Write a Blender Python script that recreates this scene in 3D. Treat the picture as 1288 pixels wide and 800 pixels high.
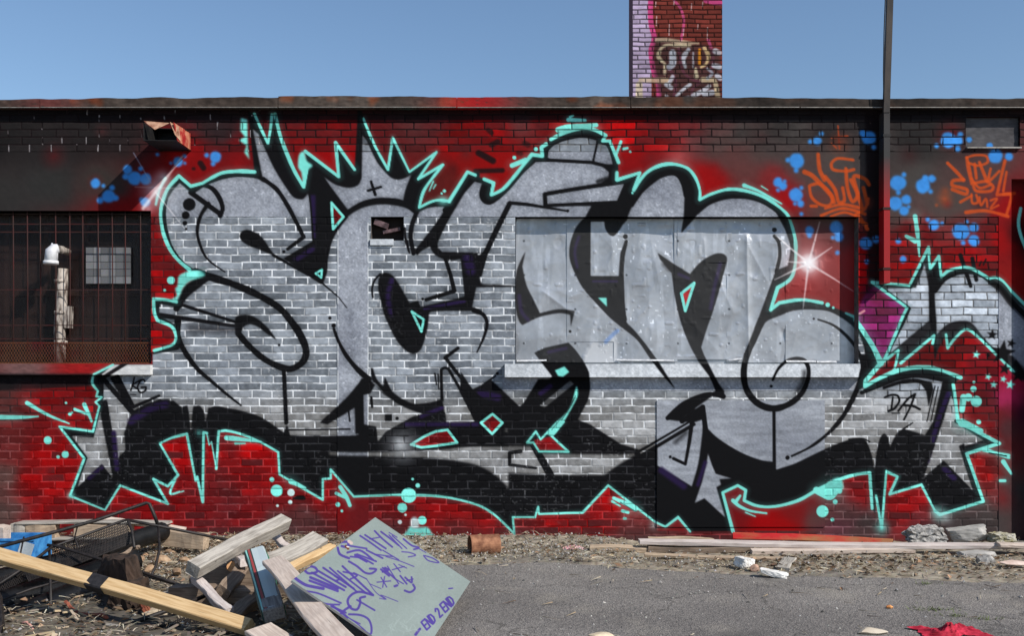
import bpy, bmesh, math, random
import numpy as np
from mathutils import Vector, Matrix

for o in list(bpy.data.objects):
    bpy.data.objects.remove(o)
scene = bpy.context.scene
COL = scene.collection
R = math.radians

# ------------------------------------------------------------------ camera, sky, sun, exposure
CAM_D, CAM_Z, FPX = 9.0, 1.512, 1250.0
cd = bpy.data.cameras.new('camera')
cam = bpy.data.objects.new('camera', cd); COL.objects.link(cam)
cam.location = (0, -CAM_D, CAM_Z)
cam.rotation_euler = (R(90), 0, 0)
cd.sensor_width = 36.0
cd.lens = FPX / 1288.0 * 36.0
cd.shift_y = 72.0 / 1288.0
cd.clip_start = 0.05
cd.clip_end = 2000
scene.camera = cam

SUN = Vector((1.4, -1.0, 1.4)).normalized()
EL = math.asin(SUN.z); AZ = math.atan2(SUN.x, SUN.y)
world = bpy.data.worlds.new('World'); scene.world = world
world.use_nodes = True
wn = world.node_tree.nodes; wl = world.node_tree.links
sky = wn.new('ShaderNodeTexSky'); sky.sky_type = 'NISHITA'; sky.sun_disc = False
sky.sun_elevation = EL; sky.sun_rotation = AZ
sky.altitude = 0; sky.air_density = 1.15; sky.dust_density = 0.4; sky.ozone_density = 4.2
bg = wn['Background']; bg.inputs[1].default_value = 0.118
wl.new(sky.outputs[0], bg.inputs[0])
sd = bpy.data.lights.new('sun', 'SUN'); sd.energy = 4.9; sd.angle = R(0.55); sd.color = (1.0, 0.955, 0.89)
sun = bpy.data.objects.new('sun', sd); COL.objects.link(sun)
sun.location = SUN * 30
sun.rotation_euler = SUN.to_track_quat('Z', 'Y').to_euler()
vs = scene.view_settings
vs.view_transform = 'Standard'; vs.look = 'None'; vs.gamma = 1.0; vs.use_curve_mapping = False
vs.exposure = 0.10
KALB = 0.93         # display colour of a lit wall -> base colour

# ------------------------------------------------------------------ helpers
S = 0.0072           # metres per photo pixel on the wall
def X(px): return (px - 644.0) * S
def Z(py): return (682.0 - py) * S
def W(px, py, dist):
    return Vector(((px - 644.0) * dist / FPX, dist - CAM_D, CAM_Z - (py - 472.0) * dist / FPX))
def G(px, py):
    return W(px, py, CAM_Z * FPX / (py - 472.0))
def lin(c):
    c = np.asarray(c, dtype=np.float32) / 255.0
    return np.where(c <= 0.04045, c / 12.92, ((c + 0.055) / 1.055) ** 2.4).astype(np.float32)
def L3(*c): return tuple(float(v) for v in lin(c))

_tabs = {}
def vnoise(x, y, scale, seed=0):
    if seed not in _tabs: _tabs[seed] = np.random.RandomState(seed + 11).rand(256, 256).astype(np.float32)
    t = _tabs[seed]
    fx = np.asarray(x, dtype=np.float32) / scale; fy = np.asarray(y, dtype=np.float32) / scale
    ix = np.floor(fx).astype(np.int32); iy = np.floor(fy).astype(np.int32)
    fx = fx - ix; fy = fy - iy
    fx = fx * fx * (3 - 2 * fx); fy = fy * fy * (3 - 2 * fy)
    a = t[ix & 255, iy & 255]; b = t[(ix + 1) & 255, iy & 255]; c = t[ix & 255, (iy + 1) & 255]; d = t[(ix + 1) & 255, (iy + 1) & 255]
    return (a * (1 - fx) + b * fx) * (1 - fy) + (c * (1 - fx) + d * fx) * fy
def fbm(x, y, scale, seed=0, n=3):
    s = 0; a = 0.5; tot = 0
    for k in range(n):
        s = s + a * vnoise(x, y, scale / 2 ** k, seed + k); tot += a; a *= 0.5
    return s / tot
def hsh(a, b, seed=0):
    if seed not in _tabs: _tabs[seed] = np.random.RandomState(seed + 11).rand(256, 256).astype(np.float32)
    return _tabs[seed][np.asarray(a).astype(np.int32) & 255, np.asarray(b).astype(np.int32) & 255]
def sstep(a, b, x):
    t = np.clip((x - a) / (b - a), 0, 1); return t * t * (3 - 2 * t)

# ------------------------------------------------------------------ spray paint canvas (photo pixel units on the wall plane)
def pts(s, smooth=True, closed=False, n=7):
    P = []; C = []
    for w in s.split():
        c = w.endswith('!'); w = w.rstrip('!'); a, b = w.split(','); P.append((float(a), float(b))); C.append(c)
    P = np.array(P, dtype=np.float64)
    if not smooth: return P
    N = len(P); out = []
    rng = range(N if closed else N - 1)
    for i in rng:
        p1 = P[i]; p2 = P[(i + 1) % N]
        if C[i] or (not closed and i == 0): p0 = p1
        else: p0 = P[(i - 1) % N]
        if C[(i + 1) % N] or (not closed and i == N - 2): p3 = p2
        else: p3 = P[(i + 2) % N]
        if np.allclose(p0, p1) and np.allclose(p3, p2): out.append(p1); continue
        d = np.hypot(*(p2 - p1)) + 1e-6
        m1 = (p2 - p0) * 0.5; m2 = (p3 - p1) * 0.5
        for m in (m1, m2):
            l = np.hypot(*m)
            if l > d: m *= d / l
        for k in range(n):
            t = k / n; t2 = t * t; t3 = t2 * t
            out.append((2 * t3 - 3 * t2 + 1) * p1 + (t3 - 2 * t2 + t) * m1 + (-2 * t3 + 3 * t2) * p2 + (t3 - t2) * m2)
    if not closed: out.append(P[-1])
    return np.array(out)

def boxblur(a, r):
    if r < 1: return a
    for ax in (0, 1):
        for _ in range(2):
            p = np.pad(a, [(r + 1, r) if k == ax else (0, 0) for k in (0, 1)], mode='edge')
            c = np.cumsum(p, axis=ax, dtype=np.float64)
            n = a.shape[ax]
            hi = np.take(c, range(2 * r + 1, 2 * r + 1 + n), axis=ax); lo = np.take(c, range(0, n), axis=ax)
            a = ((hi - lo) / (2 * r + 1)).astype(np.float32)
    return a

class Canvas:
    def __init__(s, x0, y0, x1, y1, ss, base=(0, 0, 0)):
        s.x0, s.y0, s.ss = x0, y0, ss
        s.w = int((x1 - x0) * ss); s.h = int((y1 - y0) * ss)
        s.rgb = np.empty((s.h, s.w, 3), np.float32); s.rgb[:] = base
        s.sil = np.zeros((s.h, s.w), np.float32); s.blk = np.zeros((s.h, s.w), np.float32); s.teal = np.zeros((s.h, s.w), np.float32)
    def _apply(s, m, bx, by, col, layer, op):
        h, w = m.shape
        m = m * op
        sl = (slice(by, by + h), slice(bx, bx + w))
        s.rgb[sl] += m[..., None] * (np.asarray(col, np.float32) - s.rgb[sl])
        for n in ('sil', 'blk', 'teal'):
            a = getattr(s, n); t = 1.0 if n == layer else 0.0
            a[sl] += m * (t - a[sl])
    def fill(s, path, col, layer='', soft=0.5, op=1.0, smooth=True):
        P = pts(path, smooth, True) if isinstance(path, str) else np.asarray(path)
        P = (P - (s.x0, s.y0)) * s.ss
        pad = int(soft * s.ss * 3) + 3
        bx = max(0, int(P[:, 0].min()) - pad); by = max(0, int(P[:, 1].min()) - pad)
        ex = min(s.w, int(P[:, 0].max()) + pad + 1); ey = min(s.h, int(P[:, 1].max()) + pad + 1)
        if ex <= bx or ey <= by: return
        m = np.zeros((ey - by, ex - bx), np.float32); XX = np.arange(bx, ex, dtype=np.float32)
        A = P; B = np.roll(P, -1, 0)
        for r in range(ey - by):
            for sub in (0.25, 0.75):
                y = by + r + sub
                k = ((A[:, 1] <= y) & (B[:, 1] > y)) | ((B[:, 1] <= y) & (A[:, 1] > y))
                if not k.any(): continue
                a = A[k]; b = B[k]
                xs = np.sort(a[:, 0] + (y - a[:, 1]) / (b[:, 1] - a[:, 1]) * (b[:, 0] - a[:, 0]))
                for i in range(0, len(xs) - 1, 2):
                    i0 = max(0, int(xs[i]) - bx - 1); i1 = min(len(XX), int(xs[i + 1]) - bx + 2)
                    if i1 > i0:
                        q = XX[i0:i1]
                        m[r, i0:i1] += 0.5 * (np.clip(xs[i + 1] - q, 0, 1) - np.clip(xs[i] - q, 0, 1))
        m = boxblur(np.clip(m, 0, 1), int(round(soft * s.ss)))
        s._apply(m, bx, by, col, layer, op)
    def stroke(s, path, w, col, layer='', soft=0.7, op=1.0, smooth=True, w1=None, mid=None, wob=0.0):
        P = pts(path, smooth, False) if isinstance(path, str) else np.asarray(path, dtype=np.float64)
        P = (P - (s.x0, s.y0)) * s.ss
        d = np.r_[0, np.cumsum(np.hypot(*np.diff(P, axis=0).T))]; d /= d[-1] + 1e-9
        w1 = w if w1 is None else w1
        if mid is None: rad = 0.5 * s.ss * (w + (w1 - w) * d)
        else: rad = 0.5 * s.ss * np.interp(d, [0, 0.5, 1], [w, mid, w1])
        if wob: rad = rad * (1 + wob * 2 * (fbm(P[:, 0], P[:, 1], 16 * s.ss, 21) - .5)).astype(np.float64)
        sf = max(0.6, soft * s.ss); pad = rad.max() + sf + 2
        bx = max(0, int(P[:, 0].min() - pad)); by = max(0, int(P[:, 1].min() - pad))
        ex = min(s.w, int(P[:, 0].max() + pad)); ey = min(s.h, int(P[:, 1].max() + pad))
        if ex <= bx or ey <= by: return
        m = np.zeros((ey - by, ex - bx), np.float32)
        for i in range(len(P) - 1):
            a, b = P[i], P[i + 1]; rr = max(rad[i], rad[i + 1]) + sf + 1
            x0 = max(bx, int(min(a[0], b[0]) - rr)); x1 = min(ex, int(max(a[0], b[0]) + rr) + 1)
            y0 = max(by, int(min(a[1], b[1]) - rr)); y1 = min(ey, int(max(a[1], b[1]) + rr) + 1)
            if x1 <= x0 or y1 <= y0: continue
            xx = np.arange(x0, x1, dtype=np.float32) + 0.5; yy = (np.arange(y0, y1, dtype=np.float32) + 0.5)[:, None]
            v = b - a; L = v @ v + 1e-9
            t = np.clip(((xx - a[0]) * v[0] + (yy - a[1]) * v[1]) / L, 0, 1)
            dd = np.sqrt((xx - a[0] - t * v[0]) ** 2 + (yy - a[1] - t * v[1]) ** 2)
            c = np.clip((rad[i] + (rad[i + 1] - rad[i]) * t - dd) / sf + 0.5, 0, 1)
            sub = m[y0 - by:y1 - by, x0 - bx:x1 - bx]; np.maximum(sub, c, out=sub)
        s._apply(m, bx, by, col, layer, op)
    def blob(s, x, y, r, col, layer='', soft=0.7, op=1.0):
        k = int(x * 7.3 + y * 3.1) & 255; a = np.arange(22) * 2 * math.pi / 22
        rr = r * (.93 + .16 * vnoise(np.cos(a) * 2 + k, np.sin(a) * 2 + k * .7, 1.0, 17))
        s.glow(x, y, r * 1.4, col, .16, 1.0); s.fill(np.c_[x + rr * np.cos(a), y + rr * np.sin(a) * (.94 + .12 * hsh(k, 3, 18))], col, layer, soft, op)
    def dot(s, x, y, r, col, layer='', soft=0.7, op=1.0):
        s.stroke(np.array([(x, y), (x + 0.01, y)]), 2 * r, col, layer, soft, op)
    def glow(s, x, y, r, col, op=1.0, p=1.6):
        bx = max(0, int((x - r - s.x0) * s.ss)); by = max(0, int((y - r - s.y0) * s.ss))
        ex = min(s.w, int((x + r - s.x0) * s.ss)); ey = min(s.h, int((y + r - s.y0) * s.ss))
        if ex <= bx or ey <= by: return
        xx = (np.arange(bx, ex) + .5) / s.ss + s.x0 - x; yy = ((np.arange(by, ey) + .5) / s.ss + s.y0 - y)[:, None]
        m = np.clip(1 - np.sqrt(xx ** 2 + yy ** 2) / r, 0, 1).astype(np.float32) ** p
        s._apply(m, bx, by, col, '', op)
    def sample(s, px, py, arr):
        fx = np.clip((px - s.x0) * s.ss - 0.5, 0, s.w - 1.001); fy = np.clip((py - s.y0) * s.ss - 0.5, 0, s.h - 1.001)
        ix = fx.astype(np.int32); iy = fy.astype(np.int32); fx = fx - ix; fy = fy - iy
        if arr.ndim == 3: fx = fx[..., None]; fy = fy[..., None]
        return ((arr[iy, ix] * (1 - fx) + arr[iy, ix + 1] * fx) * (1 - fy) + (arr[iy + 1, ix] * (1 - fx) + arr[iy + 1, ix + 1] * fx) * fy).astype(np.float32)
# ------------------------------------------------------------------ the mural
BLK = (17, 17, 19); PUR = (36, 25, 58); TEAL = (126, 226, 212); BLU = (62, 142, 220); ORG = (206, 78, 30); SILM = (128, 128, 128)
RED = (176, 16, 20)
C = Canvas(-300, 118, 1600, 704, 2)

def background():
    D = [(0,165,30,28,28),(100,165,32,29,29),(60,180,36,33,33),(150,170,36,30,30),(60,230,46,45,44),(130,230,52,48,45),(10,250,46,44,43),(165,262,120,22,24),(200,240,120,20,24),(245,200,140,16,20),(300,190,108,18,22),(270,160,46,34,36),
     (400,165,150,16,18),(430,192,170,14,18),(380,150,80,26,28),(480,170,88,22,24),(540,160,84,32,34),(575,180,165,14,16),(520,158,80,40,40),(620,165,170,14,18),(600,200,150,16,18),(660,158,90,46,46),(690,150,160,16,18),
     (560,222,88,26,24),(590,205,140,20,20),(540,235,80,28,26),(620,210,160,16,18),(790,160,185,14,18),(800,178,180,14,18),(810,198,140,18,22),(850,170,120,34,36),(840,185,165,18,20),(890,215,165,16,20),(830,205,120,24,28),(880,172,78,52,52),(905,185,72,58,55),(930,170,66,60,58),(960,200,72,58,55),
     (900,232,165,16,20),(940,215,90,52,50),(920,200,84,54,52),(985,250,170,20,26),(970,225,130,40,42),(1000,170,66,62,60),(1050,200,76,66,62),(1040,250,96,56,50),(1150,170,40,38,38),(1200,165,40,38,38),(1050,165,44,40,40),(990,165,46,43,42),(1150,186,46,44,43),(1150,225,70,66,63),(1200,255,76,66,62),(1250,215,78,60,58),(1270,235,110,40,42),(1130,262,74,66,63),(1180,262,76,66,63),(1230,265,80,62,60),(1060,215,70,64,62),(1030,230,76,64,61),(1050,265,78,62,58),(1100,190,60,56,55),(1100,230,66,60,58),(970,190,70,62,60),(1000,200,70,62,60),(1020,215,76,60,58),
     (1000,360,150,18,18),(1040,345,130,26,26),(1000,310,120,50,50),(1060,290,88,22,22),(1082,330,180,18,20),(1090,360,165,16,24),(1150,300,150,26,30),(1200,290,110,46,46),(1240,300,112,30,32),(1260,300,165,16,20),(1220,325,160,16,20),(1150,340,176,16,18),(1268,260,160,18,24),(1266,350,140,26,26),
     (200,320,160,14,18),(200,420,160,14,18),(205,360,170,14,18),(100,465,150,26,28),(30,465,98,72,70),(160,270,130,16,20),(60,510,158,14,18),(20,500,78,42,40),(10,560,100,34,34),(60,570,170,12,16),(40,605,168,12,16),(8,640,82,62,58),(0,600,86,60,56),(60,650,164,14,18),(110,650,168,14,18),(170,650,160,14,18),(110,500,160,14,18),(90,660,130,20,22),
     (300,600,178,12,16),(320,560,178,12,16),(240,580,170,12,16),(290,640,92,26,30),(250,640,140,20,24),(280,615,92,30,32),(220,640,160,14,18),(310,650,150,18,22),(360,620,130,18,22),(350,662,78,50,50),(390,650,80,46,46),(410,625,160,14,18),(420,645,130,18,22),(450,655,104,26,30),(500,640,140,18,22),(490,665,86,40,42),(560,650,165,14,18),(530,640,130,18,22),(620,665,166,14,18),(590,668,130,26,28),
     (700,665,178,12,16),(740,655,178,12,16),(770,640,165,14,18),(800,670,104,46,46),(700,684,124,48,46),(640,686,140,60,58),(930,640,104,26,30),(925,655,120,20,24),(960,655,176,10,16),(985,655,170,14,18),(1000,640,128,26,28),(1030,650,84,56,54),(1060,640,78,52,52),(1080,615,126,20,24),(1075,605,160,18,22),(1090,655,66,56,55),(1050,660,96,50,60),(1130,640,168,18,22),(1150,622,164,18,22),(1125,605,160,14,16),(1150,660,130,40,44),(1180,662,72,62,60),(1240,655,66,60,58),(1210,660,64,58,57),
     (1235,590,178,14,16),(1255,590,112,34,34),(1240,540,172,12,16),(1252,520,96,28,28),(1200,440,126,18,20),(1160,445,126,18,20),(1250,470,150,16,24),(1240,500,112,24,26),(1215,515,165,14,18),(1264,500,176,48,98),(1262,476,170,30,60),(1270,600,70,56,55),(1264,560,86,36,38),(1270,540,66,40,42),(1290,300,46,10,14),(1290,520,60,20,40),(1290,620,60,56,56),
     (-150,250,62,58,54),(-150,500,110,30,30),(-150,640,84,62,58),(1450,250,70,64,60),(1450,450,120,26,28),(1450,640,66,60,58)]
    D = np.array(D, np.float32)
    st = 4; xs = np.arange(C.x0, C.x0 + C.w / C.ss + 1e-3, st, dtype=np.float32); ys = np.arange(C.y0, C.y0 + C.h / C.ss + 1e-3, st, dtype=np.float32)
    gx, gy = np.meshgrid(xs, ys)
    wx = gx + (fbm(gx, gy, 40, 3) - .5) * 26; wy = gy + (fbm(gx, gy, 40, 8) - .5) * 20
    num = np.zeros(gx.shape + (3,), np.float32); den = np.zeros(gx.shape, np.float32)
    for d in D:
        w = 1.0 / ((wx - d[0]) ** 2 + (1.2 * (wy - d[1])) ** 2 + 150) ** 1.8
        num += w[..., None] * d[2:]; den += w
    low = num / den[..., None]
    px = (np.arange(C.w) + .5) / C.ss + C.x0; py = (np.arange(C.h) + .5) / C.ss + C.y0
    fx = np.clip((px - xs[0]) / st, 0, len(xs) - 1.001); fy = np.clip((py - ys[0]) / st, 0, len(ys) - 1.001)
    ix = fx.astype(int); iy = fy.astype(int); fx = (fx - ix)[None, :, None]; fy = (fy - iy)[:, None, None]
    r0 = low[iy]; r1 = low[iy + 1]; rr = r0 * (1 - fy) + r1 * fy
    full = rr[:, ix] * (1 - fx) + rr[:, ix + 1] * fx
    red = np.clip((full[..., :1] - full[..., 1:2] - 40) / 110, 0, 1)
    C.rgb[:] = full * (1 - .13 * red) - red * np.array([0, 5, 6])
background()

sf, ss_ = C.fill, C.stroke
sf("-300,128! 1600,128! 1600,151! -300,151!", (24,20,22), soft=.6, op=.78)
sf("-300,470! 117,470! 116,486! 60,489! 0,491! -300,491!", (20,20,22), soft=1.2, op=.88)  # shadow under the left sill, darkened into the wall colour
sf("1088,138! 1112,138! 1112,360! 1104,372! 1092,368! 1090,300! 1089,200!", (26,18,20), soft=1.6, op=.86)  # cast shadow of the steel post, painted black on the wall
for k in range(70):
    q = random.Random(k); x = q.uniform(-20, 1290); y = q.choice([q.uniform(150, 262), q.uniform(500, 676)]); C.glow(x, y, q.uniform(10, 30), q.choice([(40,22,24),(60,20,22),(150,12,16),(84,40,40),(30,22,24)]), q.uniform(.25, .6))
# old flue stain on the lintel above the barred window, cloudy sprays, black dabs
for x, y, r, c, o in [(205,170,22,(205,30,34),.9),(222,190,26,(190,30,34),.6),(187,158,14,(150,70,66),.5)]: C.glow(x, y, r, c, o)
for p, w, o in [('602,192 620,202',8,.85),('598,215 632,214',6,.8),('614,163 618,167',6,.7),('618,182 626,178',7,.75),('660,180 664,182',7,.5),('652,192 655,193',6,.5),('252,205 256,211',7,.8),('243,212 244,212',4,.7)]:
    ss_(p, w, BLK, soft=2.2, op=o)
C.glow(570, 213, 12, (70, 18, 18), .6)
for x, y, r in [(745,165,30),(850,200,24),(856,196,40)]: C.glow(x, y, r, (196,120,118), .35)
# magenta corner
sf('1090,368 1108,360 1142,387! 1126,421 1111,452! 1092,428 1076,402! 1078,390', (140,40,102), soft=1.5)
C.glow(1092,366,16,(60,14,40),.9)
ss_('1081,395 1087,391', 3, (230,150,160), soft=.8)
# blue bubbles
for x, y, r in [(120,230.5,6),(130,233.5,2.5),(137,247,8.5),(126,252,4),(146,249,3.5),(141,236,3.5),(160.5,213,5.5),(169,224,8.5),(183,225,7),(158,222,4),(177,212,3),(198,194,2.3),(183,254,6),(178,251,3),(224,203,6),(232,196,2.5),(215,205,2),(232.5,205,2),(271,197,7.3),(260,195,3),(268,206,3),
  (978.6,229,6),(984.8,234,5),(987,228,2.4),(978.6,239,2.5),(1002,202,9.3),(991,201,3),(1001.5,214,3),(1001,245,8.5),(1007,256,4.5),(1008,236,2.5),(1000,256,2.5),(1028,177,5.3),(1019,178,2.8),(1033,168,3),(1008,269,2.5),(1093,173,9),(1085,167,4),(1099,185,3),
  (1129.6,229.8,10),(1137,219.5,3),(1130,242,3),(1161,233.5,9),(1172,224.5,5),(1164,224,4),(1170.5,240.5,3),(1126,256,9),(1140,251,6),(1137,265,6),(1143,260,2.2),(1193,176,9.5),(1205,177,6),(1208,169,3.5),(1178,183,3),(1204.5,187,3.5),(1219,175.5,4),(1245,183,4.5),(1252,196,9),(1269,196.5,5),
  (1174.6,283,6.5),(1167,276,2.8),(1185,281,2.5),(1208.5,291,11),(1225,286,6),(1216,279,2.5),(1225,302.5,7),(1211.5,305.5,3),(1130,303,3.5),(1136,326,4.5),(1115,330,3.5),(1090,329,3),(1089,306,8),(1102,301,5),(1051.8,286,8.5),(1055,298,6),(1018,290,5.5),(1018,296.5,3),(1053,318,3),(1047,299,2.5)]:
    C.blob(x, y, r, BLU, soft=.8, op=.96)
# orange tags
for p, w in [('1029,194 1031,213 1037,226',4.5),('1012,216 1022,221 1045,245 1049,254',5),('1018,234 1021,248 1032,257 1043,258 1047,250 1041,239 1030,231 1019,233',3.6),('1073,201 1054,199 1046,205 1048,213 1064,215 1074,213',3.4),('1038,222 1050,238 1055,254 1062,252 1060,236',4.2),
  ('1064,212 1066,236 1072,253 1079,245 1074,222 1088,225 1093,232',4),('1070,226 1077,240 1084,260',4),('1086,236 1091,256',4),('1020,259 1027,259',3.5),('1038,262 1060,257 1084,262',3.5),('1033,271 1060,262 1088,269',3.5),('1045,272 1062,267 1078,272',3),('1076,270 1088,262 1092,250',3.4),('1054,158 1056,187',1.6),('1046,173 1066,171',2),('1046,180 1052,186',1.5),
  ('1192,205 1205,218 1212,226',4),('1212,226 1199,227 1198,233 1216,238 1215,244 1198,238',4.2),('1216,198 1219,214 1222,228',4.6),('1216,198 1226,195 1240,196 1242,204 1230,208 1219,205',3.2),('1226,206 1228,224',3.6),('1232,204 1241,227',4.2),('1246,212 1244,227 1257,215',3.4),('1222,231 1240,228 1249,234 1246,240 1228,240 1224,232',3.6),('1222,224 1232,236 1246,232',3),
  ('1264,202 1254,245! 1276,243',3.6),('1266,216 1262,240',3),('1262,244 1272,246 1266,270',3.4),('1208,254 1222,246',3.6),('1222,244 1223,255 1230,254 1228,245',2.8),('1232,248 1234,258 1240,250 1242,260',2.6),('1246,252 1254,250 1246,262 1256,258',2.6),('1215,267 1240,265 1268,272',4),('1082,278 1090,282',4),('1081,272 1091,288',4)]:
    ss_(p, w * 1.05, ORG, soft=1.5, op=.80, wob=.3)
C.glow(1188,250,16,(176,76,40),.7); C.glow(1178,258,4,(190,80,40),.7); C.glow(1189,240,10,(170,76,44),.5); C.glow(1056,180,22,(180,70,40),.45); C.glow(1090,255,14,(150,60,40),.6)

# silhouette (letters with their black block shadow) built from its edge runs; T = aqua outlined
RUNS = [('T',5.0,"320,216! 301,215 280,217 265,224 255,230! 240,234! 225,221! 211,237 204,255 202,268 203,281 206,295 213,312 223,326 238,339!"),
 ('N',0,"252,343! 241,353 232,360 222,380!"),
 ('T',4.2,"222,380! 209,377 193,376! 194,393 198,403! 216,411 221,422 220,430 214,435 194,441!"),
 ('N',0,"192,446! 192,458! 142,458!"),
 ('T',3.2,"142,459! 118,471! 116,482 123,492! 121,499! 128,500! 120,506! 125,511! 117,543! 75,537! 106,577! 88,624! 132,642! 151,611! 211,634! 193,603! 211,612! 224,598! 201,558! 216,551 235,546! 246,605! 248,600! 255,632! 256,544! 260,545!"),
 ('T',1.4,"260,545! 263,560! 266,556! 272,590!"),
 ('T',3.2,"272,590! 275,543! 285,542 302,546 325,555 350,569! 351.5,597! 380,614! 406,629! 406,603! 416,602! 416,591! 445,625! 502,623 555,625 599,635 622,648 647,672! 645,651! 673,651! 677,638! 678,647! 733,645! 765,611! 824,657! 837,663! 853,651! 868,669!"),
 ('N',0,"922,669!"),
 ('T',4.2,"922,669! 909,620! 928,611! 938,617! 936,630! 950,636 965,638 983,636 1006,629 1029,616 1057,603 1078,597 1094,595! 1097,640!"),
 ('N',0,"1101,647!"),
 ('T',3.2,"1102,624! 1109,665! 1115,593! 1129,600! 1119,622! 1159,610! 1176,643!"),
 ('T',4.6,"1176,643! 1182,648! 1237,631! 1216,571! 1257,558! 1205,530! 1202,505 1199,484!"),
 ('N',0,"1208,475!"),
 ('T',5.6,"1208,475! 1190,468 1173,463 1159,462 1145,463 1127,467 1106,476 1088,486! 1089,479! 1108,457!"),
 ('T',7.0,"1108,457! 1097,434 1076,402!"),
 ('N',0,"1062,393! 1050,388! 1034,381!"),
 ('T',4.6,"1034,381! 1008,377 980,381! 969,390! 978,362! 994,351 1000,335 1001,312 999,295 993,275 988,267 972,254 955,245 934,239 915,238 894,244 880,251! 880,238 874,222 864,211 845,206 827,209 811,219 797,239! 805,217! 776,226! 776,217!"),
 ('N',0,"778,204!"),
 ('T',4.6,"778,204! 767,177! 758,177! 762,170! 748,163 734,161 711,166 693,175!"),
 ('N',0,"687,181!"),
 ('T',4.8,"687,181! 681,185! 682,196! 669,194! 660,205 645,224 632,238 618,245! 621,230! 609,225!"),
 ('N',0,"598,220!"),
 ('T',4.4,"598,220! 588,216! 565,253!"),
 ('T',3.6,"565,253! 547,252 527,261! 534,238 557,207! 526,225! 549,191! 515,216! 494,173! 488,213! 471,182 457,149!"),
 ('N',0,"455,137! 450,137! 448,175! 446,213!"),
 ('T',4.8,"446,213! 422,179! 426,222! 384,190!"),
 ('N',0,"386,210!"),
 ('T',5.0,"386,210! 382,235! 369,212 353,172 346,143!"),
 ('N',0,"342,144!"),
 ('T',4.2,"342,144! 340,163 337,180! 329,163 320,143!"),
 ('N',0,"312,140! 314,160! 320,216!")]
poly = []
for k, w, s in RUNS:
    p = pts(s); poly += list(p)
sf(np.array(poly), BLK, 'blk', soft=.6)
ARCH = "1097,355! 1144,359! 1168,311! 1170,338! 1181,322! 1184,348! 1194,340 1213,336 1225,339 1244,350! 1253,349 1262,354 1273,367! 1302,394! 1302,492! 1275,468! 1245,438 1222,417 1213,415 1201,426 1192,438! 1190,421! 1180,440! 1176,454! 1174,422! 1133,457! 1127,457! 1130,441! 1108,457! 1113,451 1126,421 1141,387!"
sf(ARCH, (38,37,39), 'blk', soft=.6)
ss_('1284,262 1281,280 1284,296 1290,312', 4, TEAL, 'teal', soft=.9)

# silver
def SV(p, **k): sf(p, SILM, 'sil', **k)
SV("211,250! 217,240! 226,230! 240,242! 262,231 285,224 301,222 322,224 340,235 372,250! 390,252! 391,262! 394,303! 357,325! 380,340! 406,358! 411,343 412,326 417,305 424,290 434,276 445,267 460,260 478,257 495,258 512,262 524,269! 517,284 517,298 519,312! 522,320! 542,309! 548,321! 555,318! 600,318! 612,318! 603,351! 606,358! 648,359! 648,470! 680,472! 655,513! 618,478! 594,491! 580,470! 600,530! 560,536! 556,505! 520,509! 500,508 484,496 474,486! 464,477! 455,477! 436,500 404,530! 402,536! 360,536! 357,545! 330,526 300,516 270,512! 262,513! 258,530 246,546! 250,520 248,512 243,512 240,545! 232,530 229,513! 218,504! 205,508 178,520 160,533! 158,566! 146,566! 157,566! 150,574! 141,602! 128,584! 98,613! 110,575! 91,549! 118,551! 130,506! 125,474! 142,459! 192,459! 192,446! 224,440! 229,432 223,410! 200,397! 201,381! 228,388! 236,374 256,358 262,353! 230,335 214,313 208,290 206,268!", soft=.6)
SV("318,162! 325,168! 344,210 364,242 371,249 380,251 388,243! 390,252! 394,300! 340,300! 331,226!", soft=.7)
SV("407,222! 411,225 422,232 438,236 450,233 455,224! 456,170! 461,176! 474,203 487,219 496,225 506,225 517,220! 510,238 507,252! 493,250 478,251 457,257 440,267! 429,252! 415,233!")
SV("527,267! 537,262 548,260! 561,260! 553,275! 527,308! 521,314! 519,300 521,284!")
SV("594,227! 608,231! 604,243 608,252 615,255 624,251 638,238 655,219 672,203! 688,202! 745,204! 758,208! 766,216! 765,224! 755,230! 688,241! 685,246! 687,259! 745,259! 737,276! 654,277! 654,360! 606,357! 603,351! 612,318! 600,318! 556,317! 550,312! 551,304 563,279 577,255!")
SV("687,188! 695,181 713,174 734,171 752,175 762,182 768,194 771,207! 744,204! 688,201!")
SV("688,246! 788,229! 777,254! 688,257!")
SV("646,272! 737,272! 725,286 718,304 716,318 718,330 725,347 734,363 748,379 766,398 780,410 801,427 818,451 836,474! 849,489! 839,474 827,455 811,432 797,416 788,406 786,398 784,383 783,356 784,330 788,307! 786,303! 780,318! 778,347! 743,347! 743,279! 760,279! 761,287 766,295 772,297 778,291! 788,276! 796,258 806,243 820,230 832,222 843,219 852,222 858,231 861,246! 860,273! 857,292! 876,271! 890,259 906,252 923,249 943,251 962,257 976,267! 988,290 995,312! 991,334! 976,340! 955,398! 941,432! 936,452! 936,488 950,506 972,516! 972,581! 956,579 937,572 920,563 902,551 890,539! 886,520! 884,512! 858,528! 866,520! 902,494! 912,498! 903,482 885,446! 881,437! 889,413 896,393 903,370 909,347 914,328! 909,320 900,320 888,325 878,333 868,345! 846,334! 845,342! 849,372 855,399 864,425 873,444 892,472 900,492! 860,510 838,528! 872,532! 804,566! 781,559! 742,534! 724,527! 739,504! 742,488! 741,469! 735,457 724,441 715,432! 685,438! 673,444! 683,458! 697,477! 646,477!")
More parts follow.
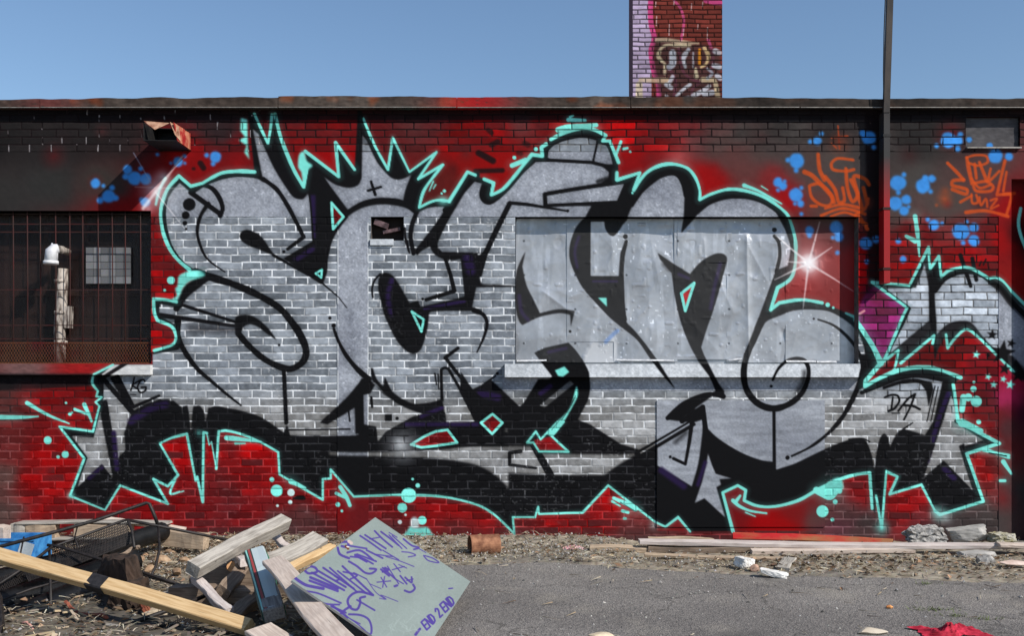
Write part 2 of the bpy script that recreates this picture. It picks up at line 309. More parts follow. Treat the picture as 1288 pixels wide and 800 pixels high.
SV("968,398! 981,396! 996,391 1015,389 1041,391 1058,399 1075,413 1084,428 1088,446! 1086,462! 1090,482 1084,494! 1108,485 1128,477 1148,473 1166,474 1181,477! 1187,479! 1174,532! 1162,600! 1150,560! 1137,539! 1126,552! 1120,563 1117,551 1112,546 1106,554 1102,572! 1100,591! 1096,572 1088,554 1074,552! 1058,557 1038,565 1015,576 998,584 976,591! 975,516! 1000,505! 938,488! 938,440!")
SV("1196,498! 1199,503! 1204,530! 1213,539! 1237,554! 1208,563! 1213,575! 1225,619! 1187,580! 1162,601! 1170,570! 1184,531!")
SV("413,569! 492,569 548,566 580,563 597,561! 615,557 631,547 638,538! 638.5,561! 670,562! 676,570! 690,571! 781,572! 803,570! 778,585! 760,598! 695,598! 639.5,595! 639.5,615! 632,606 620,596 601,586 580,581 538,576 467,574! 415,573!", soft=.8)
SV("360,530! 440,530! 440,548! 365,548!"); SV("459,530! 508,529! 485,543! 475.5,555! 473.6,536! 460,533!"); SV("447,530! 451,530! 451,547! 447,547!")
SV("827,562! 872,532! 884,528! 883,547 878,584 870,612! 827,586!")
SV("891,570! 896,586! 901,596! 921,602! 901,613! 912,651! 886,627! 874,633! 883,607! 889,581!")
SV("679,509! 718,478! 723,481! 685,513!", op=.75)
# arch letter silver
SV("1163,333! 1152,362! 1114,363! 1145,387! 1138,404 1126,427 1120,444! 1169,403! 1169,365!"); SV("1174,368! 1187,354 1201,347 1215,345 1232,347 1245,358 1257,368 1271,386 1302,416! 1302,478! 1288,462! 1274,448! 1252,439 1236,423 1225,409 1217,404 1203,404 1190,409 1178,421!")
sf("1275,380! 1302,394! 1302,480! 1275,452!", (104,110,130), '', op=.35)  # shade of the recess, tinted bluish over the silver
# lower-left star pieces of the K letter
SV("141,602! 128,584! 98,613! 110,575! 91,549! 118,551! 128,507! 136,504! 158,568! 148,575!")
SV("128,474! 192,472! 200,497! 166,517! 152,527! 134,474!", soft=.7)

SV("937,440! 938,480 946,498 960,508 975,511 990,509 1004,501! 1016,480 1012,458 990,450!")
SV("402,534! 432,519 448,509! 448,548! 402,548!"); SV("457,497! 466,495! 472,484! 484,497 510,510 532,521! 508,531! 485,543! 475.5,555! 473.6,537! 458,534!")
# black cuts and lines
def BK(p, **k): sf(p, BLK, 'blk', **k)
def LN(p, w, **k): k.setdefault('soft', 1.0); k.setdefault('wob', .22); ss_(p, w, BLK, 'blk', **k)
LN("240,242! 277,269!", 6); LN("245,237 255,233 267,237 276,249 280,262 277,271", 6); LN("262,256 252,272 248,291 251,306 258,322 268,332 283,342", 5.5, w1=1.5)
for x, y, r in [(238,257,8),(233.5,270.5,5),(232.5,280.5,3),(234,288,1.6)]: C.dot(x, y, r, BLK, 'blk')
LN("331,225 348,238 362,259 374,282 382,298! 362,313", 6, w1=4.5); C.dot(357,316.5,2,BLK,'blk')
LN("322,221 300,219 280,222 262,229 243,240", 6)
LN("208,250 206,270 208,290 215,312 230,332 246,344 258,352", 6)
LN("246,342 270,350 300,360 330,374 352,388 366,404 378,422 385,441 381,455 366,464 348,460 330,450 312,434 300,420", 9, mid=9, w1=7)
LN("222,388 232,372 248,358 264,350 290,354", 8, w1=5)
BK("296,400 303,396 316,397 329,405 340,416 348,428! 336,420 324,411 314,408 306,412 302,424! 296,420")
C.dot(351,434,1.6,BLK,'blk')
LN("194,379! 230,384! 296,405!", 5, w1=3.5); LN("197,396! 228,400! 294,410!", 6, w1=4)
ss_("240,412 292,415", 12, (30,30,34), soft=10, op=.6)
LN("224,402 223,418 228,434 238,451 250,466 264,478 285,496 303,510", 9, w1=2); LN("357,465! 360,532!", 5)
BK("301,297! 304,291 311,289 321,292 330,299 339,312! 346,322! 380,340! 400,351! 393,348! 356,327! 329,315 313,309 304,303"); LN("344,321! 404,355! 426,374! 436,387!", 4, w1=1)
BK("394,303! 357,325! 404,358! 411,343! 412,326! 416,306!")
BK("390,242! 394,304! 411,340! 412,326 417,305 425,290 438,273! 425,250! 407,222! 384,190!"); sf("390.5,245! 397,245! 397,300! 393,300!", PUR, 'blk', soft=.8); sf("368,326! 396,308! 396,315! 374,329!", PUR, 'blk', soft=.9)
LN("388,238 391,262 394,304", 2.5)
LN("437,267 455,257 474,252 492,252 508,256 524,267", 6.5)
LN("524,266 517.5,284 516.5,299 520,319", 5)
BK("574,258! 563,259! 546,284! 531,306! 521,318! 525,321! 543,300! 556,283!")
BK("577,254! 562,279 553,297 550,306! 551,312! 556,317! 601,318! 601,322! 572,327! 558,326 547,320 542,313 541,307 546,294!")
LN("600,220! 560,264!", 7)
LN("511,303 515,318", 4, w1=2); LN("509,287 510,300 514,316", 3, w1=2); 
BK("476,352 479,345 486,343 494,347 502,358 509,370! 515,381! 526,378! 529,386! 584,373! 579,325! 602,321! 614,312! 603,351! 606,358! 648,359! 648,361! 599,361.5! 594,386! 607,391! 598,391 562,391 543,392! 540,394 538,411 534,428 529,440 522,445 515,444 506,437 497,425 488,407 483,395 480,382 476,365", soft=.7)
SV("572,328! 579,326! 584,372! 531,384! 536,378! 571,367!"); LN("560,325 567,347! 571.5,366! 536,377!", 5); C.dot(531.6,376,1.7,BLK,'blk')
LN("478,345 471,353 468,364 469,374", 2.6)
ss_("493,352 488,372 492,395", 6, PUR, 'blk', soft=4); ss_("588,325 592,340", 12, PUR, 'blk', soft=5); ss_("534,388 584,379", 4, PUR, 'blk', soft=2)
LN("641,256! 624,290! 610,320! 603,345!", 7); LN("641,255! 664,257! 712,265!", 5, w1=2.5); C.dot(714,265,2,BLK,'blk')
BK("594,227! 604,230! 600,222!"); LN("594,224! 610,229! 605,243 608,252 616,255 625,250 640,236 656,217 673,201! 690,201!", 5)
BK("606,231! 622,236! 618,246! 640,236! 625,251 615,256 607,252 603,243")
LN("688,201! 744,204! 760,208! 770,214!", 4.5); LN("752,176 746,203", 3); LN("752,178! 763,180!", 5); LN("686,200! 687,188! 695,180 713,173 734,170 752,174 764,180 771,195 775,212", 6)
BK("756,208! 772,206! 776,228! 757,231! 766,224! 766,216!"); ss_("752,228 765,224", 5, BLK, 'blk', soft=3, op=.8)
LN("686,258! 685,244! 720,238! 790,228!", 5); LN("686,258.5! 776,254!", 4); LN("788,230! 777,256!", 5)
BK("744,258! 777,254! 790,228! 800,240! 793,258! 788,276! 778,291 772,297 765,295 761,286 760,278! 743,278! 743,347! 778,347.5! 779,330 781,316 786,304! 789,307! 784,330 783,356 784,383 786,398 788,406! 798,416 812,434 828,455 840,474 849,489! 836,475! 818,451 801,427 780,410 766,398 748,379 734,363 725,347 718,330 716.5,318 718,304 725,286 736,273!")
SV("743,279! 760,279! 761,287 766,295 772,297 778,291! 785,280! 786,303! 780,318! 778,347! 743,347!")
LN("787.5,304 783,325 782.5,356 784,385 786,402", 5); C.dot(786.5,297.6,3.1,BLK,'blk')
ss_("728,298 723,316 726,336", 4, PUR, 'blk', soft=3); ss_("746,354! 776,354!", 3, PUR, 'blk', soft=1.5)
BK("661,316! 656,325 650,340 648,360 649,390 653,404 657,409! 678,399 703,394 717,396! 718,411! 723,391! 702,389 679,394! 671,377 662,358 657,335!"); C.dot(717,417,1.9,BLK,'blk'); ss_("653,372 656,392 664,402", 5, PUR, 'blk', soft=3)
LN("596,390 608,396 612.5,407 609,423 600,443", 6, w1=2)
# lower A, X
BK("672,444! 685,438 715,431! 724,441 735,457 740,469 742,488 739,504 732,518 726,530! 640,540! 594,490! 617,479! 650,515! 695,473! 683,458!")
SV("679,510! 717,479! 722,483! 685,513!", op=.7)
LN("608,484! 623,473!", 2.5); C.dot(625.5,470,1.9,BLK,'blk'); ss_("690,443 712,438", 4, PUR, 'blk', soft=3); ss_("604,495 626,500", 9, PUR, 'blk', soft=4); ss_("680,495 692,486", 6, PUR, 'blk', soft=3)
BK("580,468! 594,490! 606,500! 640,540! 600,532! 578,493!"); LN("576,438 560,450! 581,477! 594,492!", 4.5)
LN("556,504! 555,466 559,463 564,464! 580,492! 600,532!", 4); LN("547,470 549,484", 2.2); LN("551,471 552,490", 2)
BK("466,463! 469,463! 474,477 482,486! 484,474! 487,480 494,493 508,503 520,508 535,509! 556,502! 560,525! 548,522 530,520 510,513 497,506 483,495 474,484 468,478")
BK("509,530! 520,524 534,521! 560,519! 562,536! 600,530! 640,545! 640,562! 500,562! 486,544!"); ss_("530,524 556,513", 5, PUR, 'blk', soft=3); ss_("510,534 600,534", 5, PUR, 'blk', soft=3)
BK("484,521! 493.5,521! 493.5,530! 484,530!"); C.dot(499.5,526.5,2.2,BLK,'blk')
LN("420,414 426,430 436,448 450,465 464,477", 3.5, w1=7); C.dot(419.7,409.6,2.8,BLK,'blk'); C.dot(415,400,2.1,BLK,'blk')
BK("402,532! 424,513 438,501 448,490 455,476! 465,476! 465,495! 457,496! 457,546! 447,546! 446,513! 432,522! 412,534!"); LN("438,514 440,530", 2); LN("467,500 468,512", 3); LN("360,541! 440,540!", 2.2)
# lower letter S-foot: black mass with fingers
BK("229,512! 236,511 240,545! 244,560! 236,546! 231,530"); BK("243,545! 243,520 247,511 252,511 257,520 259,545! 256,600! 246,600!")
BK("261,546! 262,525 266,513 274,511 290,515 320,524 358,545! 352,570! 302,546! 275,543!")
LN("128,500! 128,476! 160,456!", 5); LN("127,474! 166,518!", 6); 
LN("142,476 148,474! 168,512! 200,498!", 5, w1=3.5); LN("134,478! 164,520! 202,503!", 1.8)
BK("138,475! 149,473! 160,494 167,512! 163,515! 150,496!"); ss_("132,508 139,550 146,598", 7, BLK, 'blk', soft=1.2)
BK("166,518! 184,508 205,503 214,504 222,514! 228,530 236,546! 201,558! 224,598! 150,612! 146,580! 158,566! 156,545!"); BK("128,505! 134,502! 146,600! 142,602! 126,520!"); BK("128,584! 142,602! 150,610! 132,642! 90,624! 98,613!"); ss_("165,530 190,514 208,509", 9, PUR, 'blk', soft=4); ss_("143,545 147,590", 6, PUR, 'blk', soft=3); ss_("112,602 128,588", 5, PUR, 'blk', soft=3)
LN("76,538! 116,546! 126,510!", 4.5); LN("78,539! 107,577! 90,622!", 5)
# middle bar
LN("655,568 641,570! 641,585! 674,589!", 4.5, w1=3); LN("671,560! 692,597!", 9)
LN("871,530! 800,571!", 4.5); LN("872.8,534! 827,562! 778,588!", 4, w1=3)
ss_("868,533! 806,570!", 1.8, SILM, "sil", soft=.6)
LN("870,533 867,556 862,584! 847,577!", 5, w1=4); C.dot(843,575,2,BLK,'blk'); ss_("862,545 850,556", 5, BLK, 'blk', soft=6, op=.7)
LN("840,526 853,513 872,502 892,496 910,499", 6); LN("858,530! 884,512! 888,545!", 6.5); BK("858,514! 868,507! 876,516! 864,524!", soft=1.2)
ss_("832,592 860,612", 8, PUR, 'blk', soft=4); ss_("887,582 878,610", 5, PUR, 'blk', soft=3); ss_("985,596 1040,570", 6, PUR, 'blk', soft=3)
# M
BK("827,318! 846,331! 868,345! 878,333 888,325 900,319 909,319 914,323 914,330 909,348 903,370 896,393 889,413 882,437! 886,448 893,462 903,481 911,492! 911,500! 901,497! 900,490! 892,473! 880,457 873,444 864,425 855,399 849,372 845,344! 830,326!")
ss_("906,332 899,360 894,388", 5, PUR, 'blk', soft=3); ss_("854,345 866,350", 4, PUR, 'blk', soft=2.5)
ss_("836,332 842,338", 7, BLK, 'blk', soft=5, op=.6)
BK("861,270! 862,250 860,236 856,226! 870,226! 882,252! 892,246! 905,248! 890,259 876,271! 857,293!")
LN("797,241! 788,262! 786,275!", 6); LN("795,258 806,242 820,229 832,221 844,218 853,221 859,231 862,246", 5)
LN("880,262 890,255 906,249 924,246 943,247 963,254 978,265 988,278 996,298 998,315 995,332", 7)
LN("974,297 979,305 980.5,322 976,342", 4.5); C.dot(974,289,3,BLK,'blk')
BK("976,339! 988,344! 992,352! 978,362! 970,387! 998,380 1034,383 1062,393 1076,410! 1060,400! 1041,391 1015,389 996,391 981,397 968,402! 948,414! 955,398 966,368!")
LN("958,405 949,425 940,445 936,462 936,478 940,492 950,505 962,512 975,514 987,511 998,505 1009,494 1016,478 1017,464 1012,454 1002,451 990,454 979,464 972,478", 8, mid=8, w1=3); C.dot(970,486,1.9,BLK,'blk')
ss_("1003,492 1010,482 1012,468", 5, BLK, 'blk', soft=6, op=.7)
C.dot(1023.5,401,1.4,BLK,'blk'); LN("1029,402 1046,408 1060,418 1073,432 1081,446 1085,460 1082,478 1074,499 1064,518 1055,531 1041,546 1020,562 996,574", 2, mid=7, w1=2.5); C.dot(990.5,576,2.8,BLK,'blk')
LN("973.5,514! 974,592!", 4)
BK("1082,446! 1097,446! 1106,456! 1086,488! 1078,492! 1084,476!"); LN("1098,447 1092,430 1082,415", 6)
# right foot
LN("1084,494 1108,485 1128,477 1148,473 1166,474 1184,478", 5); LN("1112,488 1133,481 1151,479 1168,483", 4.5); BK("1154,478! 1172,481! 1174,490! 1168,512! 1165,492!"); LN("1176,486 1166,530", 1.6); LN("1180,487 1171,530", 1.4)
BK("1186,477! 1198,478! 1198,490! 1186,530! 1162,600! 1148,600! 1162,550! 1175,528!"); ss_("1193,495 1180,530 1166,580", 6, PUR, 'blk', soft=3)
BK("1124,552! 1130,543 1138,540! 1152,544 1164,548! 1176,560! 1160,600! 1116,594! 1119,565"); LN("1135,541 1148,532", 2.5, w1=1.5)
BK("1102,596! 1104,566 1108,550 1112,546 1117,552 1121,575! 1120,600!"); BK("1058,557! 1075,552 1088,554 1096,572! 1099,594! 1078,596 1057,602 1029,615 1006,628 983,635 965,637 950,634 938,628! 938,617! 928,611! 909,619! 905,603! 921,602! 900,596! 891,572! 889,540! 902,551 920,563 937,572 956,579 972,583! 976,592! 998,585 1015,577 1038,566")
LN("1068,553 1085,552 1094,556", 2.5, w1=1.5)
BK("1162,601! 1187,580! 1224,618! 1182,646! 1176,640!"); ss_("1188,590 1200,602", 7, PUR, 'blk', soft=3)
LN("1203,530! 1252,556! 1211,565! 1235,628!", 5)
BK("1206,561! 1213,558! 1213,575! 1224,612! 1232,626! 1224,619!")
# arch letter lines
BK("1168,312! 1171,338! 1181,324! 1184,349! 1176,366 1178,405! 1178,440! 1176,454! 1173,425! 1169,404! 1168,365!", soft=.6)
LN("1176,366 1187,352 1201,344 1215,341 1232,344 1247,354 1260,363 1275,382 1302,408", 6); LN("1100,357! 1146,361! 1166,316!", 4); LN("1100,357! 1144,388! 1136,406 1112,452", 4)
for p in ['1208,321 1215,342 1221,360','1223,325 1228,352']: LN(p, 5, soft=1.2, smooth=False)
LN('1234,329 1232,334', 2); LN('1240,326 1237,333', 2)
BK("1270,466! 1278,452! 1290,470! 1302,480! 1302,500! 1288,478!")
# tags in the letters
LN("466.6,228! 472,244.6!", 3.6, soft=.6); LN("463,239.5! 479,235!", 3.4, soft=.6)
for p in ["169,475 167,483 164.5,491","177,478 170,482 166,485! 174,490","182,480 180,477.5 176,480 173,488 177,494 183,491 183.5,487! 178,487.5"]: LN(p, 2.2, soft=.6)
LN("164,496.5 171,496.6", 1.2, soft=.5)
for p, w in [("1113,500 1121,497 1129,498 1131,505 1125,514 1118,517",3),("1123,500 1121,516",2.6),("1130,517 1142,502 1151,496! 1145,512 1137,528",2.8),("1137,510 1148,511 1157,515",3),("1122,520 1132,520",1.4)]: LN(p, w, soft=.7)

sf("737,458! 736,446 742,434 750,430 756,436 764,432 775,420! 776,458!", (186,188,190), '', soft=1.5, op=.75); ss_("762,430 772,420 777,416", 5, (112,140,186), soft=2, op=.8)
# aqua outlines
def TL(p, w, **k):
    kk = {a: b for a, b in k.items() if a in ('w1', 'smooth')}
    if 'w1' in kk: kk['w1'] *= 2.6
    ss_(p, w * 2.6, TEAL, '', soft=w * 1.1, op=.13, **kk); k.setdefault('wob', .34); k['w1'] = k['w1'] * .92 if k.get('w1') else None; ss_(p, w * .9, TEAL, 'teal', op=.97, **k)
for k, w, s in RUNS:
    if k == 'T': TL(s, w, soft=.7)
for s, w in [("1097,355! 1144,359! 1168,311! 1170,338! 1181,322! 1184,348! 1194,340 1213,336 1225,339 1244,350! 1253,349 1262,354 1273,367! 1290,384",4),("1097,355! 1141,387! 1136,397 1126,421 1113,451 1108,457",4),("1108,457! 1130,441! 1127,457! 1124,466!",4),("1133,457! 1175,422! 1173,432!",4.5),("1190,421! 1192,438! 1201,426 1213,415 1222,417 1245,438 1275,468",3.8)]: TL(s, w, soft=.7)
ss_("352,147 349,140", 6, BLK, 'blk', soft=5, op=.5)
sf("1118,458! 1126,444! 1124,464! 1096,477! 1110,463!", (120,16,20), soft=.7)
sf("242,340 253,341 257,347 241,353 232,360 226,372 222,380! 214,377! 222,372 220,363 223,360 224,349 227,345 234,342", TEAL, 'teal', soft=.8)
C.glow(256,343,10,(30,90,84),.6)
for x, y, r in [(215,352.5,5),(207,365,1.8),(60,554,5),(82,572,4.5),(73,575,2.2),(88,521,2.2),(83,507,1.6),(342,603.5,3),(348,617.5,7.5),(514,623.5,9.5),(506,639,6),(531,655,5.5),(519,603,1.7),(525.5,611,2.8),(425,635,3),(430,643,1.7),(1034.5,643.5,7.5),(1050.5,631.5,3),(1047,654,2.4),(674,187.4,2.6),(647,198,2.4),(792.6,190.5,1.5),(1225,481,1.8),(1224.5,489.5,3.9),(1228,505,7),(1231,531,3),(1041,383.4,2.9),(1048,387,1.7),(555.5,243,1.4),(559,240,2),(795.5,242.5,1.4),(1218,500,5)]: C.dot(x, y, r, TEAL, 'teal')
for p, w, w1 in [("1,525 30,525 48,524",7,2),("34,507 60,522 87,533",6,2),("106,509 112,522 115,530",6,3),("94,515 112,522",4,3),("87,521 91,519",3,2),("285,551 305,553 328,556",7,3),("296,558 308,558",3,2),("428,613 436,626 440,636",6,5),("423,621 434,626",5,4),("366,606 384,614",8,3),("220,604 214,621 226,619",3,2.5),("228,619 231,618",1.6,1.6),("644,208 661,201",6.5,6),("702,163 716,159 750,157",7,5),("715,150.5 736,151",5,4),("717,147 721,145",3,2),("781,178 775,194",4.5,3),("784,187 789,186",3.5,3.5),("936,233 952,239 967,247 983,256",5,2),("958,234 966,239",2,1.2),("545,228 540,240",2,1),("548,232 545,237",1.6,1.2),("922,630 930,637 944,643 964,646",5,3),("925,632 931,624",5,3),("938,645 950,650",2,1.4),("772,627 790,635 799,640",5,8),("770,631 780,637",4,2),("783,643 790,645",5,4),("785,652.5 787,652.5",3.4,3.4),("1151,272 1155,300 1156.5,322",7,2.6),("1140,297 1151,303",4,6),("1262,581 1272,596",7,3),("1258,605 1264,605",4,4),("1237,565 1269,576",7,4),("1237,567 1269,573",4,4),("1210,532 1234,542",10,6),("1212,500 1210,516",9,8),("1078,400 1064,394",5,3),("1234,543 1212,532",6,6),("1027,617 1044,626 1054,614",8,8),("1045,612 1056,618",12,8)]: TL(p, w, w1=w1, soft=.8)
ss_("1244,570! 1266,574!", 1.6, BLK, soft=.5)
for p in ["780,632 800,644","1208,478 1226,484"]: ss_(p, 1, BLK, soft=.6, op=.7)
sf("303,148! 311,150! 312,190! 314,201! 307,191! 310,183! 300,176! 308,172! 302,164!", TEAL, 'teal', soft=1.2)
sf("376,195 382,190 386,202 393,208 387,214 382,236! 379,216! 375,210", TEAL, 'teal', soft=.9)
sf("512,668 516,663 526,664 538,664 544,672 548,680 506,680", TEAL, 'teal', soft=.9); sf("518,652 523,651 527,656 526,664 518,664 516,658", (205,226,226), soft=.9); C.dot(503,657,2.6,(205,226,226)); C.dot(510,648,1.6,(200,225,220))
C.dot(366,620,4.6,(205,232,230)); C.dot(365,632,2.6,(190,225,222)); C.dot(349,636.5,1.7,(180,215,210)); sf("368,628 374,624 382,624 384,629", BLK, soft=.7)
# inner aqua holes with red
def HOLE(p, c=(120,14,18), w=3.2):
    sf(p, c, soft=.4, smooth=False); q = pts(p, False); q = np.vstack([q, q[:1]]); ss_(q, w, TEAL, 'teal', soft=.6)
HOLE("417,255 432,272.5 419,288", (100,18,20)); HOLE("397,344 405,339 404,349", BLK, 2.6); HOLE("518,392 533,402 530,417", BLK, 3); HOLE("605,532 619.5,521 632,532 619,546"); HOLE("873,356 857,369 862,391", (170,20,24), 3.6)
sf("752,374.6! 763,374.6! 763.5,386!", TEAL, 'teal', soft=.5); sf("698,466! 710,461! 716,468! 708,474! 702,473!", TEAL, 'teal', soft=.5)
HOLE("517,559.5 534,549 548,543 563,541 575,557 549,561 530,563"); 
sf("672,553! 680,552! 694,549! 713,567! 678,567! 672,557!", (120,14,18)); TL("701,531! 680,553! 674,543! 663,557! 671,557! 678,568! 715,568.5! 694,549! 709,531!", 3); sf("725,486 727,497 720,512 709,531 699,545 694,549 688,545 701,530 713,518 720,504", TEAL, 'teal', soft=.5); ss_("724,498 718,511 706,529", 1, BLK, op=.7); ss_("722,502 712,518 694,541", .8, BLK, op=.6)
sf("1116,596! 1126,601! 1119,618! 1116,616!", (178,14,16), soft=.4); TL("1117,595! 1129,600! 1119,622!", 3)
C.glow(1109,665,16,(120,222,208),.9); C.glow(1180,646,17,(150,226,216),.9); C.glow(1190,652,14,(200,220,220),.6); C.glow(89,624,9,(110,215,200),.8); C.glow(250,545,9,(110,215,205),.6); C.glow(557,252,12,(130,226,212),.8); C.glow(822,662,10,(190,215,212),.7)
sf("1047,604 1057,602 1060,615 1046,624 1030,622 1036,612", TEAL, 'teal', soft=.9)
# white flares
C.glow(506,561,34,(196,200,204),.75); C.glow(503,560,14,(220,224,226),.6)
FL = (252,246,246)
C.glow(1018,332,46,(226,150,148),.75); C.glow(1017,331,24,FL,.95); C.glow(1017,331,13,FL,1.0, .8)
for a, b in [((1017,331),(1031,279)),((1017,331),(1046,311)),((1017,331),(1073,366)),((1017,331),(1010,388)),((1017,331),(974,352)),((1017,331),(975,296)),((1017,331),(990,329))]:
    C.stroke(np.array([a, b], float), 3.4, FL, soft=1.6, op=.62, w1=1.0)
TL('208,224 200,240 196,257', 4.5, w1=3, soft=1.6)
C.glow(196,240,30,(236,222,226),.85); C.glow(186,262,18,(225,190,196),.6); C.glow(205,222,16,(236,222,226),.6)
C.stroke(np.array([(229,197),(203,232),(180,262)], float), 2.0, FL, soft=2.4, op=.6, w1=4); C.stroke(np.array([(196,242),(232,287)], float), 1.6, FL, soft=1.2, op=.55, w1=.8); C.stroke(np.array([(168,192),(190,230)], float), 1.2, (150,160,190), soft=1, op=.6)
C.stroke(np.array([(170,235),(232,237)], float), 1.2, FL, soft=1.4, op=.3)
# small stars
def star(x, y, r, col, layer, rot=0.0):
    a = np.arange(10) * math.pi / 5 - math.pi / 2 + rot
    rr = np.where(np.arange(10) % 2 == 0, r, r * .4)
    sf(np.c_[x + rr * np.cos(a), y + rr * np.sin(a)], col, layer, soft=.4, smooth=False)
for x, y, r, q in [(1248,421,7.5,.1),(1272,432,6.5,.3),(1261,444,17,.15),(1264,464,8.5,.2),(1281,472,10,.1),(1243,447,4.5,0)]: star(x, y, r, BLK, 'blk', q)
for x, y, r, q in [(1228,446,6,.2),(1243,474,5.2,.4),(1250,484,5.4,.1),(1262,477,5,.3),(1271,484,7,.2)]: star(x, y, r, TEAL, 'teal', q)
# worn silver: overspray of black along the block shadows
BLUR = boxblur(np.clip(C.blk, 0, 1), 11)
# ------------------------------------------------------------------ surfaces: what the paint looks like on brick, concrete, sheet metal
def brick_layout(px, py, top=False, course=9.52, y0=272.6, L=27.6, seed=0):
    px = px + (fbm(px, py, 19, 90 + seed) - .5) * 2.0; py = py + (fbm(px, py, 27, 95 + seed) - .5) * 1.9
    v = (py - y0) / course; row = np.floor(v); fv = v - row
    u = px / L + np.mod(row, 2) * .5 + hsh(row, row * 7, 71 + seed) * .16
    c = np.floor(u)
    j0 = c + 0.20 * (hsh(row, c, 72 + seed) - .5); j1 = c + 1 + 0.20 * (hsh(row, c + 1, 72 + seed) - .5)
    bid = np.where(u < j0, c - 1, np.where(u > j1, c + 1, c))
    dx = np.minimum(np.abs(u - j0), np.abs(u - j1)) * L; dy = np.minimum(fv, 1 - fv) * course
    wv = .44 + .85 * (fbm(px, py, 14, 77 + seed) - .45)
    mh = 1 - sstep(wv * .75, wv * .75 + .7, dy); mv = 1 - sstep(wv * .7, wv * .7 + .7, dx)
    return np.maximum(mh, mv), mv, hsh(row, bid, 73 + seed), row, bid

